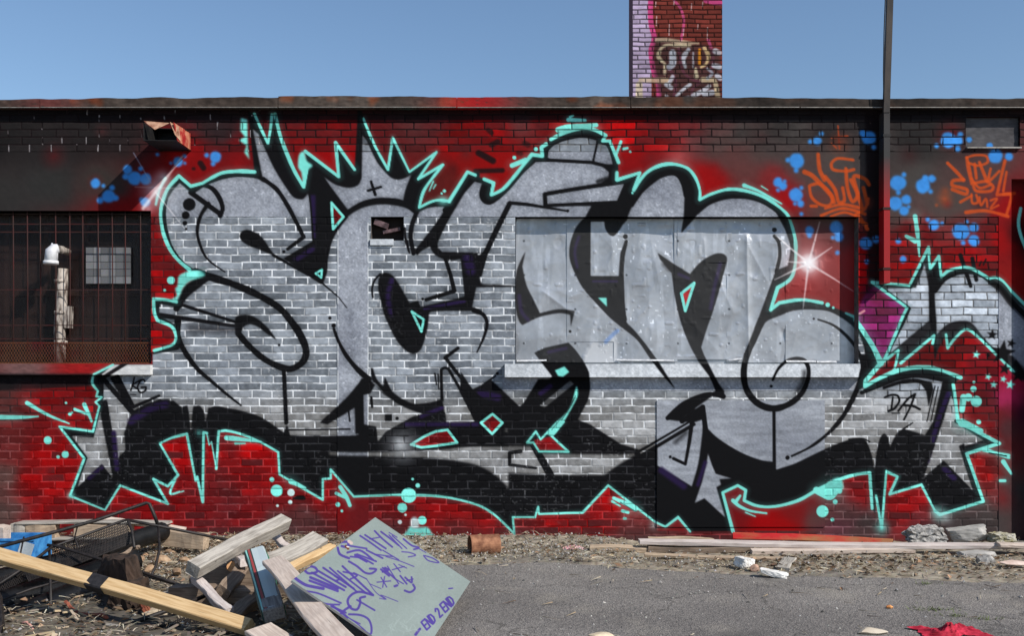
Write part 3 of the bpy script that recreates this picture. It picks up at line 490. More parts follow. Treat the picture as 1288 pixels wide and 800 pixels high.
def surface(px, py, kind):
    """display colour (0-255), mortar depth, gloss for points given in photo pixels"""
    rgb = C.sample(px, py, C.rgb); sil = C.sample(px, py, C.sil); blk = C.sample(px, py, C.blk); teal = C.sample(px, py, C.teal)
    over = C.sample(px, py, BLUR)
    n1 = fbm(px, py, 5, 20); n2 = fbm(px, py, 40, 24, 4); n3 = vnoise(px, py, 1.6, 30)
    h = np.zeros(px.shape, np.float32)
    if kind == 'brick':
        mort, mv, tone, row, bid = brick_layout(px, py)
        mt, mvt, tt, _, _ = brick_layout(px, py, course=9.4, y0=191.0, seed=5)
        top = py < 232
        mort = np.where(top, mt, mort); mv = np.where(top, mvt, mv); tone = np.where(top, tt, tone)
        base = np.stack([130 + 38 * (n2 - .5), 136 + 38 * (n2 - .5), 143 + 36 * (n2 - .5)], -1) * (1 - .42 * over * (py < 640))[..., None]
        base = base * (1 + .17 * (tone - .5) + .18 * (n1 - .5))[..., None]
        lowz = sstep(480, 520, py)
        base = base + lowz[..., None] * (np.array([13, 7, 0]))
        rightpale = sstep(1075, 1120, px) * (1 - sstep(490, 540, py))  # upper right zone: paler silver paint, darker mortar
        base = base * (1 + .40 * rightpale)[..., None]
        bg0 = np.clip(1 - sil - blk - teal, 0, 1); h2 = np.mod(tone * 7.31, 1.0)
        isred = np.clip((rgb[..., 0] - rgb[..., 1] - 50) / 60, 0, 1) * bg0
        col = rgb * (1 + (.24 + .34 * isred) * (tone - .5) + .16 * (n1 - .5))[..., None]
        dk = sstep(.72, .80, h2) * isred * (.35 + .5 * fbm(px, py, 18, 48)); col = col + dk[..., None] * (np.array([72, 34, 36]) - col)
        mott = sstep(.48, .70, fbm(px, py, 46, 49, 4)) * isred * .5; col = col + mott[..., None] * (np.array([82, 22, 25]) - col)
        dirt = sstep(628, 684, py + (n2 - .5) * 60) * .42 * bg0; col = col + dirt[..., None] * (np.array([58, 44, 44]) - col)
        col = col + sil[..., None] * (base - np.array(SILM, np.float32))
        # pale chips where the paint has flaked
        chip = sstep(.80, .9, vnoise(px * 1.0, py * 1.3, 2.6, 40) * (.62 + .55 * fbm(px, py, 50, 41)))
        m2 = fbm(px, py, 11, 45); patch = sstep(.34, .62, m2)
        light = np.where(py < 232, 0., 1.) * (1 - rightpale * .95)
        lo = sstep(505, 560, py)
        bgm = np.clip(1 - sil - blk - teal, 0, 1)
        mcol = sil[..., None] * (light[..., None] * (np.array([238, 240, 242]) - 14 * lo[..., None]) * (.70 + .30 * patch)[..., None] + (1 - light[..., None]) * (46 + 50 * patch[..., None]))
        mcol = mcol + blk[..., None] * (np.array([17, 17, 19]) + (light * (.25 + .75 * lo))[..., None] * (np.array([36, 36, 37]) * patch[..., None]))
        mcol = mcol + teal[..., None] * (np.array([112, 214, 198]) * (.55 + .35 * light)[..., None])
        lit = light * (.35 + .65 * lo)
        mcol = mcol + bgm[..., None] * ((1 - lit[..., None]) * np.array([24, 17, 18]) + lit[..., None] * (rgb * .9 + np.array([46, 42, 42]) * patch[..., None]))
        nick = mvt * (py < 232) * (px < 330) * sstep(.52, .66, m2)
        mcol = mcol + nick[..., None] * 120
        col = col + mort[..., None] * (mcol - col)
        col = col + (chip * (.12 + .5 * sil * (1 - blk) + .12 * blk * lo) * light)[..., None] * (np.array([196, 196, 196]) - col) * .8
        foot = sstep(664, 690, py + (n2 - .5) * 22) * .55
        col = col + foot[..., None] * (np.array([98, 86, 80]) * (.6 + .5 * n1)[..., None] - col)
        h = -mort * (.0045 - .002 * patch) + (n1 - .5) * .002 + (tone - .5) * .0016
    elif kind == 'concrete':
        base = np.stack([150 + 46 * (n2 - .5), 154 + 46 * (n2 - .5), 163 + 44 * (n2 - .5)], -1)
        base = base * (1 - .30 * over)[..., None] * (1 + .20 * (n3 - .5) + .14 * (n1 - .5))[..., None]
        sp = sstep(.82, .95, vnoise(px, py, 2.2, 44)); base = base + sp[..., None] * 38
        col = rgb * (1 + .10 * (n2 - .5) + .08 * (n1 - .5))[..., None] + sil[..., None] * (base - np.array(SILM, np.float32))
        edge = np.minimum(np.abs(px - 424.5), np.abs(px - 463.5))
        em = (1 - sstep(.6, 1.8, edge)) * (py > 280) * sil * sstep(.3, .5, fbm(px, py, 9, 47))
        col = col + em[..., None] * (np.array([205, 208, 210]) - col)
        h = (n1 - .5) * .0018
    elif kind == 'panel':
        g = fbm(px * .3, py * 1.6, 7, 52)
        base = np.stack([142 + 42 * (n2 - .5), 146 + 42 * (n2 - .5), 154 + 40 * (n2 - .5)], -1) * (1 + .30 * (g - .5) + .14 * (n3 - .5))[..., None]
        col = rgb * (1 + .10 * (n2 - .5))[..., None] + sil[..., None] * (base - np.array(SILM, np.float32)); h = (g - .5) * .001
    elif kind == 'sill':
        base = np.stack([200 + 44 * (n1 - .5), 204 + 44 * (n1 - .5), 208 + 44 * (n1 - .5)], -1) * (1 + .14 * (n3 - .5))[..., None] * (.93 + .14 * n2)[..., None]
        col = rgb + sil[..., None] * (base - np.array(SILM, np.float32)); h = (n1 - .5) * .004
    elif kind == 'sheet':
        base = np.stack([168 + 44 * (n2 - .5), 171 + 42 * (n2 - .5), 176 + 40 * (n2 - .5)], -1) * (1 + .12 * (n1 - .5))[..., None]
        stv = sstep(.58, .74, fbm(px * 1.6, py * .3, 16, 58)); base = base * (1 + .10 * stv)[..., None]  # vertical highlight streaks painted into the sheet colour
        sp = sstep(.84, .95, vnoise(px, py, 3.1, 54) * (.78 + .3 * vnoise(px, py, 30, 56)))
        gxn = np.abs(np.mod(px - 656, 64.5) - 3); gyn = np.abs(np.mod(py - 300, 43) - 3); nail = sstep(1.9, .9, np.hypot(gxn + 1.2 * (n1 - .5), gyn)); base = base * (1 - .5 * nail)[..., None]
        col = rgb + sil[..., None] * (base - np.array(SILM, np.float32)) + (sp * (.3 + .7 * sil))[..., None] * 60
    gl = .9 - .38 * sil
    return np.clip(col, 0, 255), h, gl, sil

def nodes(m): return m.node_tree.nodes, m.node_tree.links
def paint_material(name, metallic=0.0, bump=0.25, bscale=260.0, rough_add=0.0, spec=0.08):
    m = bpy.data.materials.new(name); m.use_nodes = True; N, L = nodes(m); b = N['Principled BSDF']
    a = N.new('ShaderNodeAttribute'); a.attribute_name = 'paint'; L.new(a.outputs['Color'], b.inputs['Base Color'])
    g = N.new('ShaderNodeAttribute'); g.attribute_name = 'gloss'
    ad = N.new('ShaderNodeMath'); ad.operation = 'ADD'; ad.inputs[1].default_value = rough_add; L.new(g.outputs['Fac'], ad.inputs[0]); L.new(ad.outputs[0], b.inputs['Roughness'])
    if metallic:
        s = N.new('ShaderNodeAttribute'); s.attribute_name = 'silver'; mu = N.new('ShaderNodeMath'); mu.operation = 'MULTIPLY'; mu.inputs[1].default_value = metallic
        L.new(s.outputs['Fac'], mu.inputs[0]); L.new(mu.outputs[0], b.inputs['Metallic'])
    b.inputs['Specular IOR Level'].default_value = spec
    t = N.new('ShaderNodeTexCoord'); n = N.new('ShaderNodeTexNoise'); n.inputs['Scale'].default_value = bscale; n.inputs['Detail'].default_value = 3
    bp = N.new('ShaderNodeBump'); bp.inputs['Strength'].default_value = bump; bp.inputs['Distance'].default_value = .003
    L.new(t.outputs['Object'], n.inputs['Vector']); L.new(n.outputs['Fac'], bp.inputs['Height']); L.new(bp.outputs[0], b.inputs['Normal'])
    return m
M_BRICK = paint_material('painted_brick', bump=.35)
M_CONC = paint_material('painted_concrete', bump=.3)
M_SHEET = paint_material('painted_sheet_metal', metallic=.35, bump=.04, rough_add=-.16, spec=.5)

def link(me, name, mat, parent=None):
    o = bpy.data.objects.new(name, me); COL.objects.link(o)
    if mat: me.materials.append(mat)
    if parent: o.parent = parent
    return o
def tag(o, label, cat=None, group=None, kind=None):
    if label: o['label'] = label
    if cat: o['category'] = cat
    if group: o['group'] = group
    if kind: o['kind'] = kind
    return o
def thing(name, label, cat, loc=(0, 0, 0), group=None):
    o = bpy.data.objects.new(name, None); COL.objects.link(o); o.location = loc; o.empty_display_size = .1
    return tag(o, label, cat, group)

def seg(*br):
    """breakpoints with steps: (x0, step, x1, step, x2 ...)"""
    out = [np.array([br[0]], np.float64)]
    for i in range(1, len(br), 2):
        a = out[-1][-1]; b = br[i + 1]; n = max(1, int(round((b - a) / br[i])))
        out.append(np.linspace(a, b, n + 1)[1:])
    return np.concatenate(out)

def painted(name, xs, ys, d, kind, mat, parent, holes=(), thick=None, relief=None, faceon=True):
    """front sheet on the wall plane (photo px axes), d metres proud of the wall; thick = also side faces going back"""
    nx, ny = len(xs), len(ys)
    gx, gy = np.meshgrid(xs, ys)
    wx = (gx - 644.0) * S; wz = (682.0 - gy) * S
    dist = CAM_D - d
    sx = (644 + wx * FPX / dist).astype(np.float32); sy = (472 + (CAM_Z - wz) * FPX / dist).astype(np.float32)
    col, h, gl, sil = surface(sx, sy, kind)
    if relief is not None: h = h + relief(gx, gy)
    co = np.stack([wx, -(d + h), wz], -1).reshape(-1, 3)
    idx = np.arange(nx * ny).reshape(ny, nx)
    q = np.stack([idx[:-1, :-1], idx[1:, :-1], idx[1:, 1:], idx[:-1, 1:]], -1)
    cx = (gx[:-1, :-1] + gx[1:, 1:]) / 2; cy = (gy[:-1, :-1] + gy[1:, 1:]) / 2
    keep = np.ones(cx.shape, bool)
    for x0, y0, x1, y1 in holes: keep &= ~((cx > x0) & (cx < x1) & (cy > y0) & (cy < y1))
    q = q[keep].reshape(-1, 4); nsm = len(q)
    col = lin(col).reshape(-1, 3) * KALB; gl = gl.reshape(-1); sil = sil.reshape(-1)
    used = np.zeros(len(co), bool); used[q.ravel()] = True
    remap = np.cumsum(used) - 1; q = remap[q]; 
    keepidx = np.where(used)[0]
    full = remap.reshape(ny, nx) if not holes else None
    co = co[keepidx]; col = col[keepidx]; gl = gl[keepidx]; sil = sil[keepidx]
    if thick:
        ring = np.concatenate([full[0, :], full[1:, -1], full[-1, -2::-1], full[-2:0:-1, 0]])
        n0 = len(co); k = len(ring)
        f = co[ring].copy(); b = f.copy(); b[:, 1] = -(d - thick)
        co = np.concatenate([co, f, b]); 
        for_c = col[ring]; col = np.concatenate([col, for_c, for_c]); gl = np.concatenate([gl, gl[ring], gl[ring]]); sil = np.concatenate([sil, sil[ring], sil[ring]])
        i = np.arange(k); j = (i + 1) % k
        q = np.concatenate([q, np.stack([n0 + j, n0 + k + j, n0 + k + i, n0 + i], -1)[:, ::-1]])
    me = bpy.data.meshes.new(name)
    me.vertices.add(len(co)); me.vertices.foreach_set('co', co.astype(np.float32).ravel())
    me.loops.add(q.size); me.loops.foreach_set('vertex_index', q.astype(np.int32).ravel())
    me.polygons.add(len(q)); me.polygons.foreach_set('loop_start', np.arange(0, q.size, 4, dtype=np.int32))
    sm = np.zeros(len(q), bool); sm[:nsm] = True
    me.polygons.foreach_set('use_smooth', sm)
    me.update(calc_edges=True)
    a = me.attributes.new('paint', 'FLOAT_COLOR', 'POINT'); a.data.foreach_set('color', np.c_[col, np.ones(len(col))].astype(np.float32).ravel())
    a = me.attributes.new('gloss', 'FLOAT', 'POINT'); a.data.foreach_set('value', gl.astype(np.float32))
    a = me.attributes.new('silver', 'FLOAT', 'POINT'); a.data.foreach_set('value', sil.astype(np.float32))
    return link(me, name, mat, parent)

# plain procedural materials
def mat(name, c1, c2=None, scale=8.0, rough=.8, metal=0.0, bump=.2, detail=5, stretch=(1, 1, 1), bdist=.004, lo=.35, hi=.65, spec=.3, coord='Object'):
    m = bpy.data.materials.new(name); m.use_nodes = True; N, L = nodes(m); b = N['Principled BSDF']
    b.inputs['Roughness'].default_value = rough; b.inputs['Metallic'].default_value = metal; b.inputs['Specular IOR Level'].default_value = spec
    t = N.new('ShaderNodeTexCoord'); mp = N.new('ShaderNodeMapping'); mp.inputs['Scale'].default_value = stretch
    n = N.new('ShaderNodeTexNoise'); n.inputs['Scale'].default_value = scale; n.inputs['Detail'].default_value = detail; n.inputs['Roughness'].default_value = .6
    L.new(t.outputs[coord], mp.inputs[0]); L.new(mp.outputs[0], n.inputs['Vector'])
    r = N.new('ShaderNodeValToRGB'); r.color_ramp.elements[0].position = lo; r.color_ramp.elements[1].position = hi
    r.color_ramp.elements[0].color = (*c1, 1); r.color_ramp.elements[1].color = (*(c2 or c1), 1)
    L.new(n.outputs['Fac'], r.inputs[0]); L.new(r.outputs[0], b.inputs['Base Color'])
    if bump:
        bp = N.new('ShaderNodeBump'); bp.inputs['Strength'].default_value = bump; bp.inputs['Distance'].default_value = bdist
        L.new(n.outputs['Fac'], bp.inputs['Height']); L.new(bp.outputs[0], b.inputs['Normal'])
    return m
def vcol_mat(name, rough=.85, spec=.2):
    m = bpy.data.materials.new(name); m.use_nodes = True; N, L = nodes(m); b = N['Principled BSDF']; b.inputs['Roughness'].default_value = rough; b.inputs['Specular IOR Level'].default_value = spec
    a = N.new('ShaderNodeAttribute'); a.attribute_name = 'paint'
    n = N.new('ShaderNodeTexNoise'); n.inputs['Scale'].default_value = 60; n.inputs['Detail'].default_value = 3
    t = N.new('ShaderNodeTexCoord'); L.new(t.outputs['Object'], n.inputs['Vector'])
    mx = N.new('ShaderNodeMix'); mx.data_type = 'RGBA'; mx.blend_type = 'MULTIPLY'; mx.inputs[0].default_value = .35
    L.new(a.outputs['Color'], mx.inputs[6]); L.new(n.outputs['Color'], mx.inputs[7]); L.new(mx.outputs[2], b.inputs['Base Color'])
    return m
def wood_mat(name, base, dark, grain=34.0, rough=.75, dirt=None, dirtamt=.5):
    m = bpy.data.materials.new(name); m.use_nodes = True; N, L = nodes(m); b = N['Principled BSDF']; b.inputs['Roughness'].default_value = rough; b.inputs['Specular IOR Level'].default_value = .25
    t = N.new('ShaderNodeTexCoord'); oi = N.new('ShaderNodeObjectInfo'); sh = N.new('ShaderNodeVectorMath'); sh.operation = 'ADD'
    sc = N.new('ShaderNodeVectorMath'); sc.operation = 'SCALE'; sc.inputs[0].default_value = (7, 3, 5); L.new(oi.outputs['Random'], sc.inputs['Scale'])
    L.new(t.outputs['Object'], sh.inputs[0]); L.new(sc.outputs[0], sh.inputs[1])
    mp = N.new('ShaderNodeMapping'); mp.inputs['Scale'].default_value = (1.0, 14, 14)
    L.new(sh.outputs[0], mp.inputs[0])
    n = N.new('ShaderNodeTexNoise'); n.inputs['Scale'].default_value = 5.0; n.inputs['Detail'].default_value = 8; n.inputs['Distortion'].default_value = .6; L.new(mp.outputs[0], n.inputs['Vector'])
    r = N.new('ShaderNodeValToRGB'); r.color_ramp.elements[0].position = .36; r.color_ramp.elements[1].position = .6
    r.color_ramp.elements[0].color = (*dark, 1); r.color_ramp.elements[1].color = (*base, 1); L.new(n.outputs['Fac'], r.inputs[0])
    n2 = N.new('ShaderNodeTexNoise'); n2.inputs['Scale'].default_value = 6; n2.inputs['Detail'].default_value = 6; L.new(sh.outputs[0], n2.inputs['Vector'])
    r2 = N.new('ShaderNodeValToRGB'); r2.color_ramp.elements[0].position = .5; r2.color_ramp.elements[1].position = .72
    r2.color_ramp.elements[0].color = (0, 0, 0, 1); r2.color_ramp.elements[1].color = (dirtamt,) * 3 + (1,); L.new(n2.outputs['Fac'], r2.inputs[0])
    mx = N.new('ShaderNodeMix'); mx.data_type = 'RGBA'; L.new(r2.outputs[0], mx.inputs[0]); L.new(r.outputs[0], mx.inputs[6]); mx.inputs[7].default_value = (*(dirt or dark), 1)
    mp3 = N.new('ShaderNodeMapping'); mp3.inputs['Scale'].default_value = (.55, 22, 22); L.new(sh.outputs[0], mp3.inputs[0])
    n3 = N.new('ShaderNodeTexNoise'); n3.inputs['Scale'].default_value = 3.0; n3.inputs['Detail'].default_value = 4; L.new(mp3.outputs[0], n3.inputs['Vector'])
    r3 = N.new('ShaderNodeValToRGB'); r3.color_ramp.elements[0].position = .27; r3.color_ramp.elements[1].position = .33; r3.color_ramp.elements[0].color = (.85, .85, .85, 1); r3.color_ramp.elements[1].color = (0, 0, 0, 1); L.new(n3.outputs['Fac'], r3.inputs[0])
    vk = N.new('ShaderNodeTexVoronoi'); vk.inputs['Scale'].default_value = 3.2; mk = N.new('ShaderNodeMapping'); mk.inputs['Scale'].default_value = (1, 2.2, 2.2); L.new(sh.outputs[0], mk.inputs[0]); L.new(mk.outputs[0], vk.inputs['Vector'])
    rk = N.new('ShaderNodeValToRGB'); rk.color_ramp.elements[0].position = .035; rk.color_ramp.elements[1].position = .06; rk.color_ramp.elements[0].color = (.8, .8, .8, 1); rk.color_ramp.elements[1].color = (0, 0, 0, 1); L.new(vk.outputs['Distance'], rk.inputs[0])
    mxa = N.new('ShaderNodeMath'); mxa.operation = 'MAXIMUM'; L.new(r3.outputs[0], mxa.inputs[0]); L.new(rk.outputs[0], mxa.inputs[1])
    mx2 = N.new('ShaderNodeMix'); mx2.data_type = 'RGBA'; L.new(mxa.outputs[0], mx2.inputs[0]); L.new(mx.outputs[2], mx2.inputs[6]); mx2.inputs[7].default_value = (*[q * .35 for q in dark], 1)
    L.new(mx2.outputs[2], b.inputs['Base Color'])
    bp = N.new('ShaderNodeBump'); bp.inputs['Strength'].default_value = .35; bp.inputs['Distance'].default_value = .002; L.new(n.outputs['Fac'], bp.inputs['Height']); L.new(bp.outputs[0], b.inputs['Normal'])
    return m

class MB:
    def __init__(s): s.v = []; s.f = []; s.c = []; s.sm = []
    def add(s, v, f, col=None, smooth=False):
        o = len(s.v); s.v += [tuple(p) for p in v]; s.f += [tuple(i + o for i in q) for q in f]; s.sm += [smooth] * len(f)
        if col is not None: s.c += [tuple(col)] * len(v)
    def box(s, c, d, rot=None, col=None):
        c = Vector(c); h = [x / 2 for x in d]; V = []
        for sx in (-1, 1):
            for sy in (-1, 1):
                for sz in (-1, 1):
                    p = Vector((sx * h[0], sy * h[1], sz * h[2]))
                    V.append(c + (rot @ p if rot else p))
        s.add(V, [(0, 1, 3, 2), (4, 6, 7, 5), (0, 4, 5, 1), (2, 3, 7, 6), (0, 2, 6, 4), (1, 5, 7, 3)], col)
    def tube(s, P, r, n=8, col=None, caps=True):
        P = [Vector(p) for p in P]; rs = r if hasattr(r, '__len__') else [r] * len(P); V = []; F = []
        up = None
        for i, p in enumerate(P):
            t = (P[min(i + 1, len(P) - 1)] - P[max(i - 1, 0)]).normalized()
            if up is None: up = Vector((0, 0, 1)) if abs(t.z) < .9 else Vector((1, 0, 0))
            a = t.cross(up).normalized(); b = a.cross(t).normalized(); up = b
            for k in range(n):
                an = 2 * math.pi * k / n; V.append(p + (a * math.cos(an) + b * math.sin(an)) * rs[i])
        for i in range(len(P) - 1):
            for k in range(n):
                k2 = (k + 1) % n; F.append((i * n + k, i * n + k2, (i + 1) * n + k2, (i + 1) * n + k))
        s.add(V, F, col, True)
        if caps:
            o = len(s.v) - len(V)
            s.f.append(tuple(o + k for k in reversed(range(n)))); s.f.append(tuple(o + (len(P) - 1) * n + k for k in range(n))); s.sm += [False, False]
    def build(s, name, m, parent=None, origin=None):
        me = bpy.data.meshes.new(name); v = s.v
        if origin is not None: v = [tuple(Vector(p) - Vector(origin)) for p in v]
        me.from_pydata(v, [], s.f); me.polygons.foreach_set('use_smooth', s.sm)
        if s.c and len(s.c) == len(v):
            a = me.attributes.new('paint', 'FLOAT_COLOR', 'POINT'); a.data.foreach_set('color', np.c_[np.array(s.c, np.float32), np.ones(len(v))].astype(np.float32).ravel())
        bm = bmesh.new(); bm.from_mesh(me); bmesh.ops.recalc_face_normals(bm, faces=bm.faces); bm.to_mesh(me); bm.free()
        o = link(me, name, m, parent)
        if origin is not None: o.location = origin
        return o

def board(name, p0, p1, w, h, roll, m, label=None, cat=None, parent=None, group=None, warp=.006, seed=0, bev=.005, nseg=16, rough_end=0.006):
    """a sawn piece of timber from p0 to p1: w across, h thick, local X along the grain"""
    p0 = Vector(p0); p1 = Vector(p1); ax = (p1 - p0); Ln = ax.length; ax.normalize()
    up = Vector((0, 0, 1)); y = up.cross(ax).normalized() if abs(ax.z) < .95 else Vector((0, 1, 0)); z = ax.cross(y)
    Mx = Matrix((ax, y, z)).transposed() @ Matrix.Rotation(R(roll), 3, 'X')
    rnd = random.Random(seed * 31 + len(name)); mb = MB(); V = []; F = []
    ph = [rnd.uniform(0, 6.28) for _ in range(8)]
    def prof(b): return [(-w/2+b, -h/2), (w/2-b, -h/2), (w/2, -h/2+b), (w/2, h/2-b), (w/2-b, h/2), (-w/2+b, h/2), (-w/2, h/2-b), (-w/2, -h/2+b)]
    n = nseg
    for i in range(n + 1):
        t = i / n; x = -Ln / 2 + Ln * t
        dy = warp * math.sin(2.3 * t * 3.14 + ph[0]); dz = warp * math.sin(1.7 * t * 3.14 + ph[1])
        for k, (a, c) in enumerate(prof(bev)):
            e = .42 * warp
            xe = x + (rnd.uniform(-rough_end, rough_end) if i in (0, n) else 0)
            V.append((xe, a + dy + rnd.uniform(-e, e) * .6, c + dz + rnd.uniform(-e, e) * .6))
    for i in range(n):
        for k in range(8):
            k2 = (k + 1) % 8; F.append((i*8+k, i*8+k2, (i+1)*8+k2, (i+1)*8+k))
    F.append(tuple(reversed(range(8)))); F.append(tuple(n*8+k for k in range(8)))
    mb.add(V, F); o = mb.build(name, m, parent)
    o.matrix_world = Matrix.Translation((p0 + p1) / 2) @ Mx.to_4x4()
    if label: tag(o, label, cat, group)
    return o

def chunk(name, c, dims, m, label, cat, seed=0, rot=0, jag=.12, group=None, tilt=0):
    bm = bmesh.new(); bmesh.ops.create_cube(bm, size=1); bmesh.ops.subdivide_edges(bm, edges=bm.edges[:], cuts=7, use_grid_fill=True)
    rnd = random.Random(seed); dirs = [Vector((rnd.uniform(-1, 1), rnd.uniform(-1, 1), rnd.uniform(-1, 1))).normalized() for _ in range(6)]
    tx, ty = rnd.uniform(-.2, .2), rnd.uniform(-.2, .2)
    for v in bm.verts:
        p = v.co.copy(); p.z *= 1 + tx * p.x * 2; p.x *= 1 + ty * p.z
        for d_ in dirs:
            q = p.dot(d_)
            if q > .56: p -= d_ * (q - .56) * .95
        for k in range(3): p[k] += rnd.uniform(-jag, jag) * .5
        v.co = Vector((p.x * dims[0], p.y * dims[1], p.z * dims[2]))
    me = bpy.data.meshes.new(name); bm.to_mesh(me); bm.free()
    o = link(me, name, m); o.location = c; o.rotation_euler = (R(4), R(tilt), R(rot)); tag(o, label, cat, group)
    return o
def rock(name, c, dims, m, label, cat, seed=0, rot=0, rough=.25, cuts=3, group=None, flat=True, tilt=0):
    bm = bmesh.new(); bmesh.ops.create_icosphere(bm, subdivisions=cuts, radius=.5)
    rnd = random.Random(seed); dirs = [Vector((rnd.uniform(-1, 1), rnd.uniform(-1, 1), rnd.uniform(-1, 1))).normalized() for _ in range(9)]; ds = [rnd.uniform(.27, .42) for _ in dirs]
    for v in bm.verts:
        p = v.co.copy()
        for d_, k in zip(dirs, ds):
            q = p.dot(d_)
            if q > k: p -= d_ * (q - k) * .92
        p *= 1 + rough * (rnd.random() - .5) * .25
        v.co = Vector((p.x * dims[0], p.y * dims[1], p.z * dims[2])) * 1.25
    me = bpy.data.meshes.new(name); bm.to_mesh(me); bm.free()
    o = link(me, name, m); o.location = c; o.rotation_euler = (R(tilt), R(tilt * .6), R(rot)); tag(o, label, cat, group)
    return o
# extra paint kinds: roof edge sheet, chimney
C2 = Canvas(780, -60, 920, 150, 3, (112, 50, 42))
for p, c, w, w1 in [("806,-60 806,130",(178,160,186),27,27),("818,-60 819,-10 818,10 819,30 823,48 819,62 820,76 823,92 828,104 829,130",(196,70,124),6.5,6.5),("848,0 856,10 860,24 859,38 856,52",(176,70,110),3.4,3.4),("854,60 856,78 861,92 872,100 884,103",(186,70,116),4,3),("840,84 847,94 850,106 847,124",(190,74,120),4,4),("891,50 895,62 897,76 893,94",(180,74,116),4,3),("880,104 871,112 870,124",(170,70,110),3,3),("888,0 906,3",(190,70,120),7,7)]:
    C2.stroke(p, w, c, w1=w1, soft=1)
for p, c in [("824,50 834,48 846,49 858,53 884,56 900,62 906,72 906,124! 833,124! 828,112 824,96 822,70",(62,44,44))]: C2.fill(p, c, soft=2.4, op=.8)
for p, c, w in [("826,50 842,50 856,53 878,54",(206,188,156),4),("832,76 828,70 832,60 840,56 852,57 868,57",(214,202,164),3.2),("832,76 836,80 836,92",(220,206,168),2.6),("846,66 846,80 842,84",(196,210,222),6),("866,62 860,72 862,84",(190,200,210),5),("872,66 872,84",(180,186,196),3),("880,62 880,80",(236,150,30),4.5),("886,60 891,70 888,80 882,84",(222,196,140),3.4),("875,86 876,96",(220,210,170),4),("884,100 898,100",(214,196,156),4.5),("806,100 838,101",(210,186,150),5),("804,106 804,124",(206,190,150),7),("900,64 905,66",(200,206,214),5),("898,82 905,84",(190,200,210),6),("902,95 906,98",(206,214,224),5),("851,120 862,110 868,106",(196,206,214),3),("872,120 884,114 892,108",(206,214,222),4),("886,118 896,116",(190,200,210),5),("858,124 866,122",(200,206,214),3),("838,106 844,110",(190,200,210),4),("890,86 896,92 890,98",(150,160,170),3),("900,104 903,122",(206,190,150),4),("838,120 842,124",(206,212,220),3),("846,96 842,104",(200,206,214),3)]:
    C2.stroke(p, w * 1.3, c, soft=2.0, op=.74, wob=.7)
for x, y, l in [(825,2,6),(848,0,6),(826,20,12),(842,30,14),(860,36,8),(878,30,6),(890,34,14),(870,4,8),(884,2,6)]: C2.stroke("%f,%f %f,%f" % (x, y, x - .5, y + l), 1.1, (206,186,186), soft=.7, op=.8)
_surf = surface
def surface(px, py, kind):
    if kind == 'chimney':
        rgb = C2.sample(px, py, C2.rgb)
        mort, mv, tone, row, bid = brick_layout(px, py, course=5.75, y0=0.4, L=17.5, seed=9)
        n1 = fbm(px, py, 5, 20)
        col = rgb * (1 + .26 * (tone - .5) + .2 * (n1 - .5))[..., None]
        col = col + (mort * .8)[..., None] * (rgb * .32 - col)
        return np.clip(col, 0, 255), -mort * .005, np.full(px.shape, .9, np.float32), np.zeros(px.shape, np.float32)
    if kind in ('cap', 'plate', 'redsill'):
        n2 = fbm(px, py, 30, 61, 4); n1 = fbm(px, py * 2.2, 6, 65); st = fbm(px, py * .25, 5, 68)
        rgb = C.sample(px, py, C.rgb)
        if kind == 'cap':
            base = np.stack([70 + 54 * (n2 - .5), 61 + 50 * (n2 - .5), 55 + 46 * (n2 - .5)], -1) * (1 + .5 * (n1 - .5) + .35 * (st - .5))[..., None]
            rust = sstep(.55, .72, fbm(px, py, 36, 62)) * (1 - sstep(700, 1000, px) * .75)
            base = base + rust[..., None] * np.array([44, 6, -8])
            red = np.exp(-((px - 600) / 46) ** 2) * .85 + np.exp(-((px - 60) / 40) ** 2) * .25
            base = base + (red * sstep(.25, .55, n1 + .15))[..., None] * (np.array([170, 26, 30]) - base)
            tl = np.exp(-((px - 512) / 14) ** 2) * sstep(133, 137, py); base = base + tl[..., None] * (np.array([90, 150, 140]) - base) * .6
            base = base * (1 - .25 * sstep(760, 980, px))[..., None]
        elif kind == 'plate':
            base = np.stack([74 + 40 * (n2 - .5), 72 + 38 * (n2 - .5), 74 + 36 * (n2 - .5)], -1) * (1 + .3 * (n1 - .5))[..., None]
            b = np.clip((rgb[..., 2] - rgb[..., 0]) / 120, 0, 1); base = base + b[..., None] * (rgb - base)
        else:
            base = rgb * 1.0 + np.array([12, 8, 8]); base = base * (1 + .3 * (n1 - .5))[..., None]; sil = C.sample(px, py, C.sil)
            base = base + sil[..., None] * (np.array([208, 208, 206]) * (.9 + .2 * n1)[..., None] - base)
        return np.clip(base, 0, 255), (n1 - .5) * .003, np.full(px.shape, .75, np.float32), np.zeros(px.shape, np.float32)
    return _surf(px, py, kind)

# ------------------------------------------------------------------ the painted building
def U(px, d): return 644 + (px - 644) * (CAM_D - d) / CAM_D
def V(py, d): return 472 + (py - 472) * (CAM_D - d) / CAM_D
bld = thing('brick_building', 'low brick building with one long wall covered in silver and red graffiti lettering', 'building')
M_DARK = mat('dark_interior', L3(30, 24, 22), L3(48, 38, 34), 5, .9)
M_REVEAL = mat('reveal_concrete', L3(70, 64, 62), L3(96, 90, 86), 14, .9)
M_BLACK = mat('black_paint', L3(16, 16, 17), L3(34, 32, 31), 20, .6)
M_RUST = mat('rusty_iron', L3(92, 44, 30), L3(136, 78, 52), 40, .85, bump=.4)
M_REDBAR = mat('red_oversprayed_iron', L3(64, 20, 18), L3(46, 34, 30), 9, .8)
M_GALV = mat('weathered_metal', L3(112, 108, 102), L3(160, 154, 146), 12, .5, metal=.3)
M_BODY = mat('plain_brick', L3(70, 34, 30), L3(96, 46, 40), 20, .9)

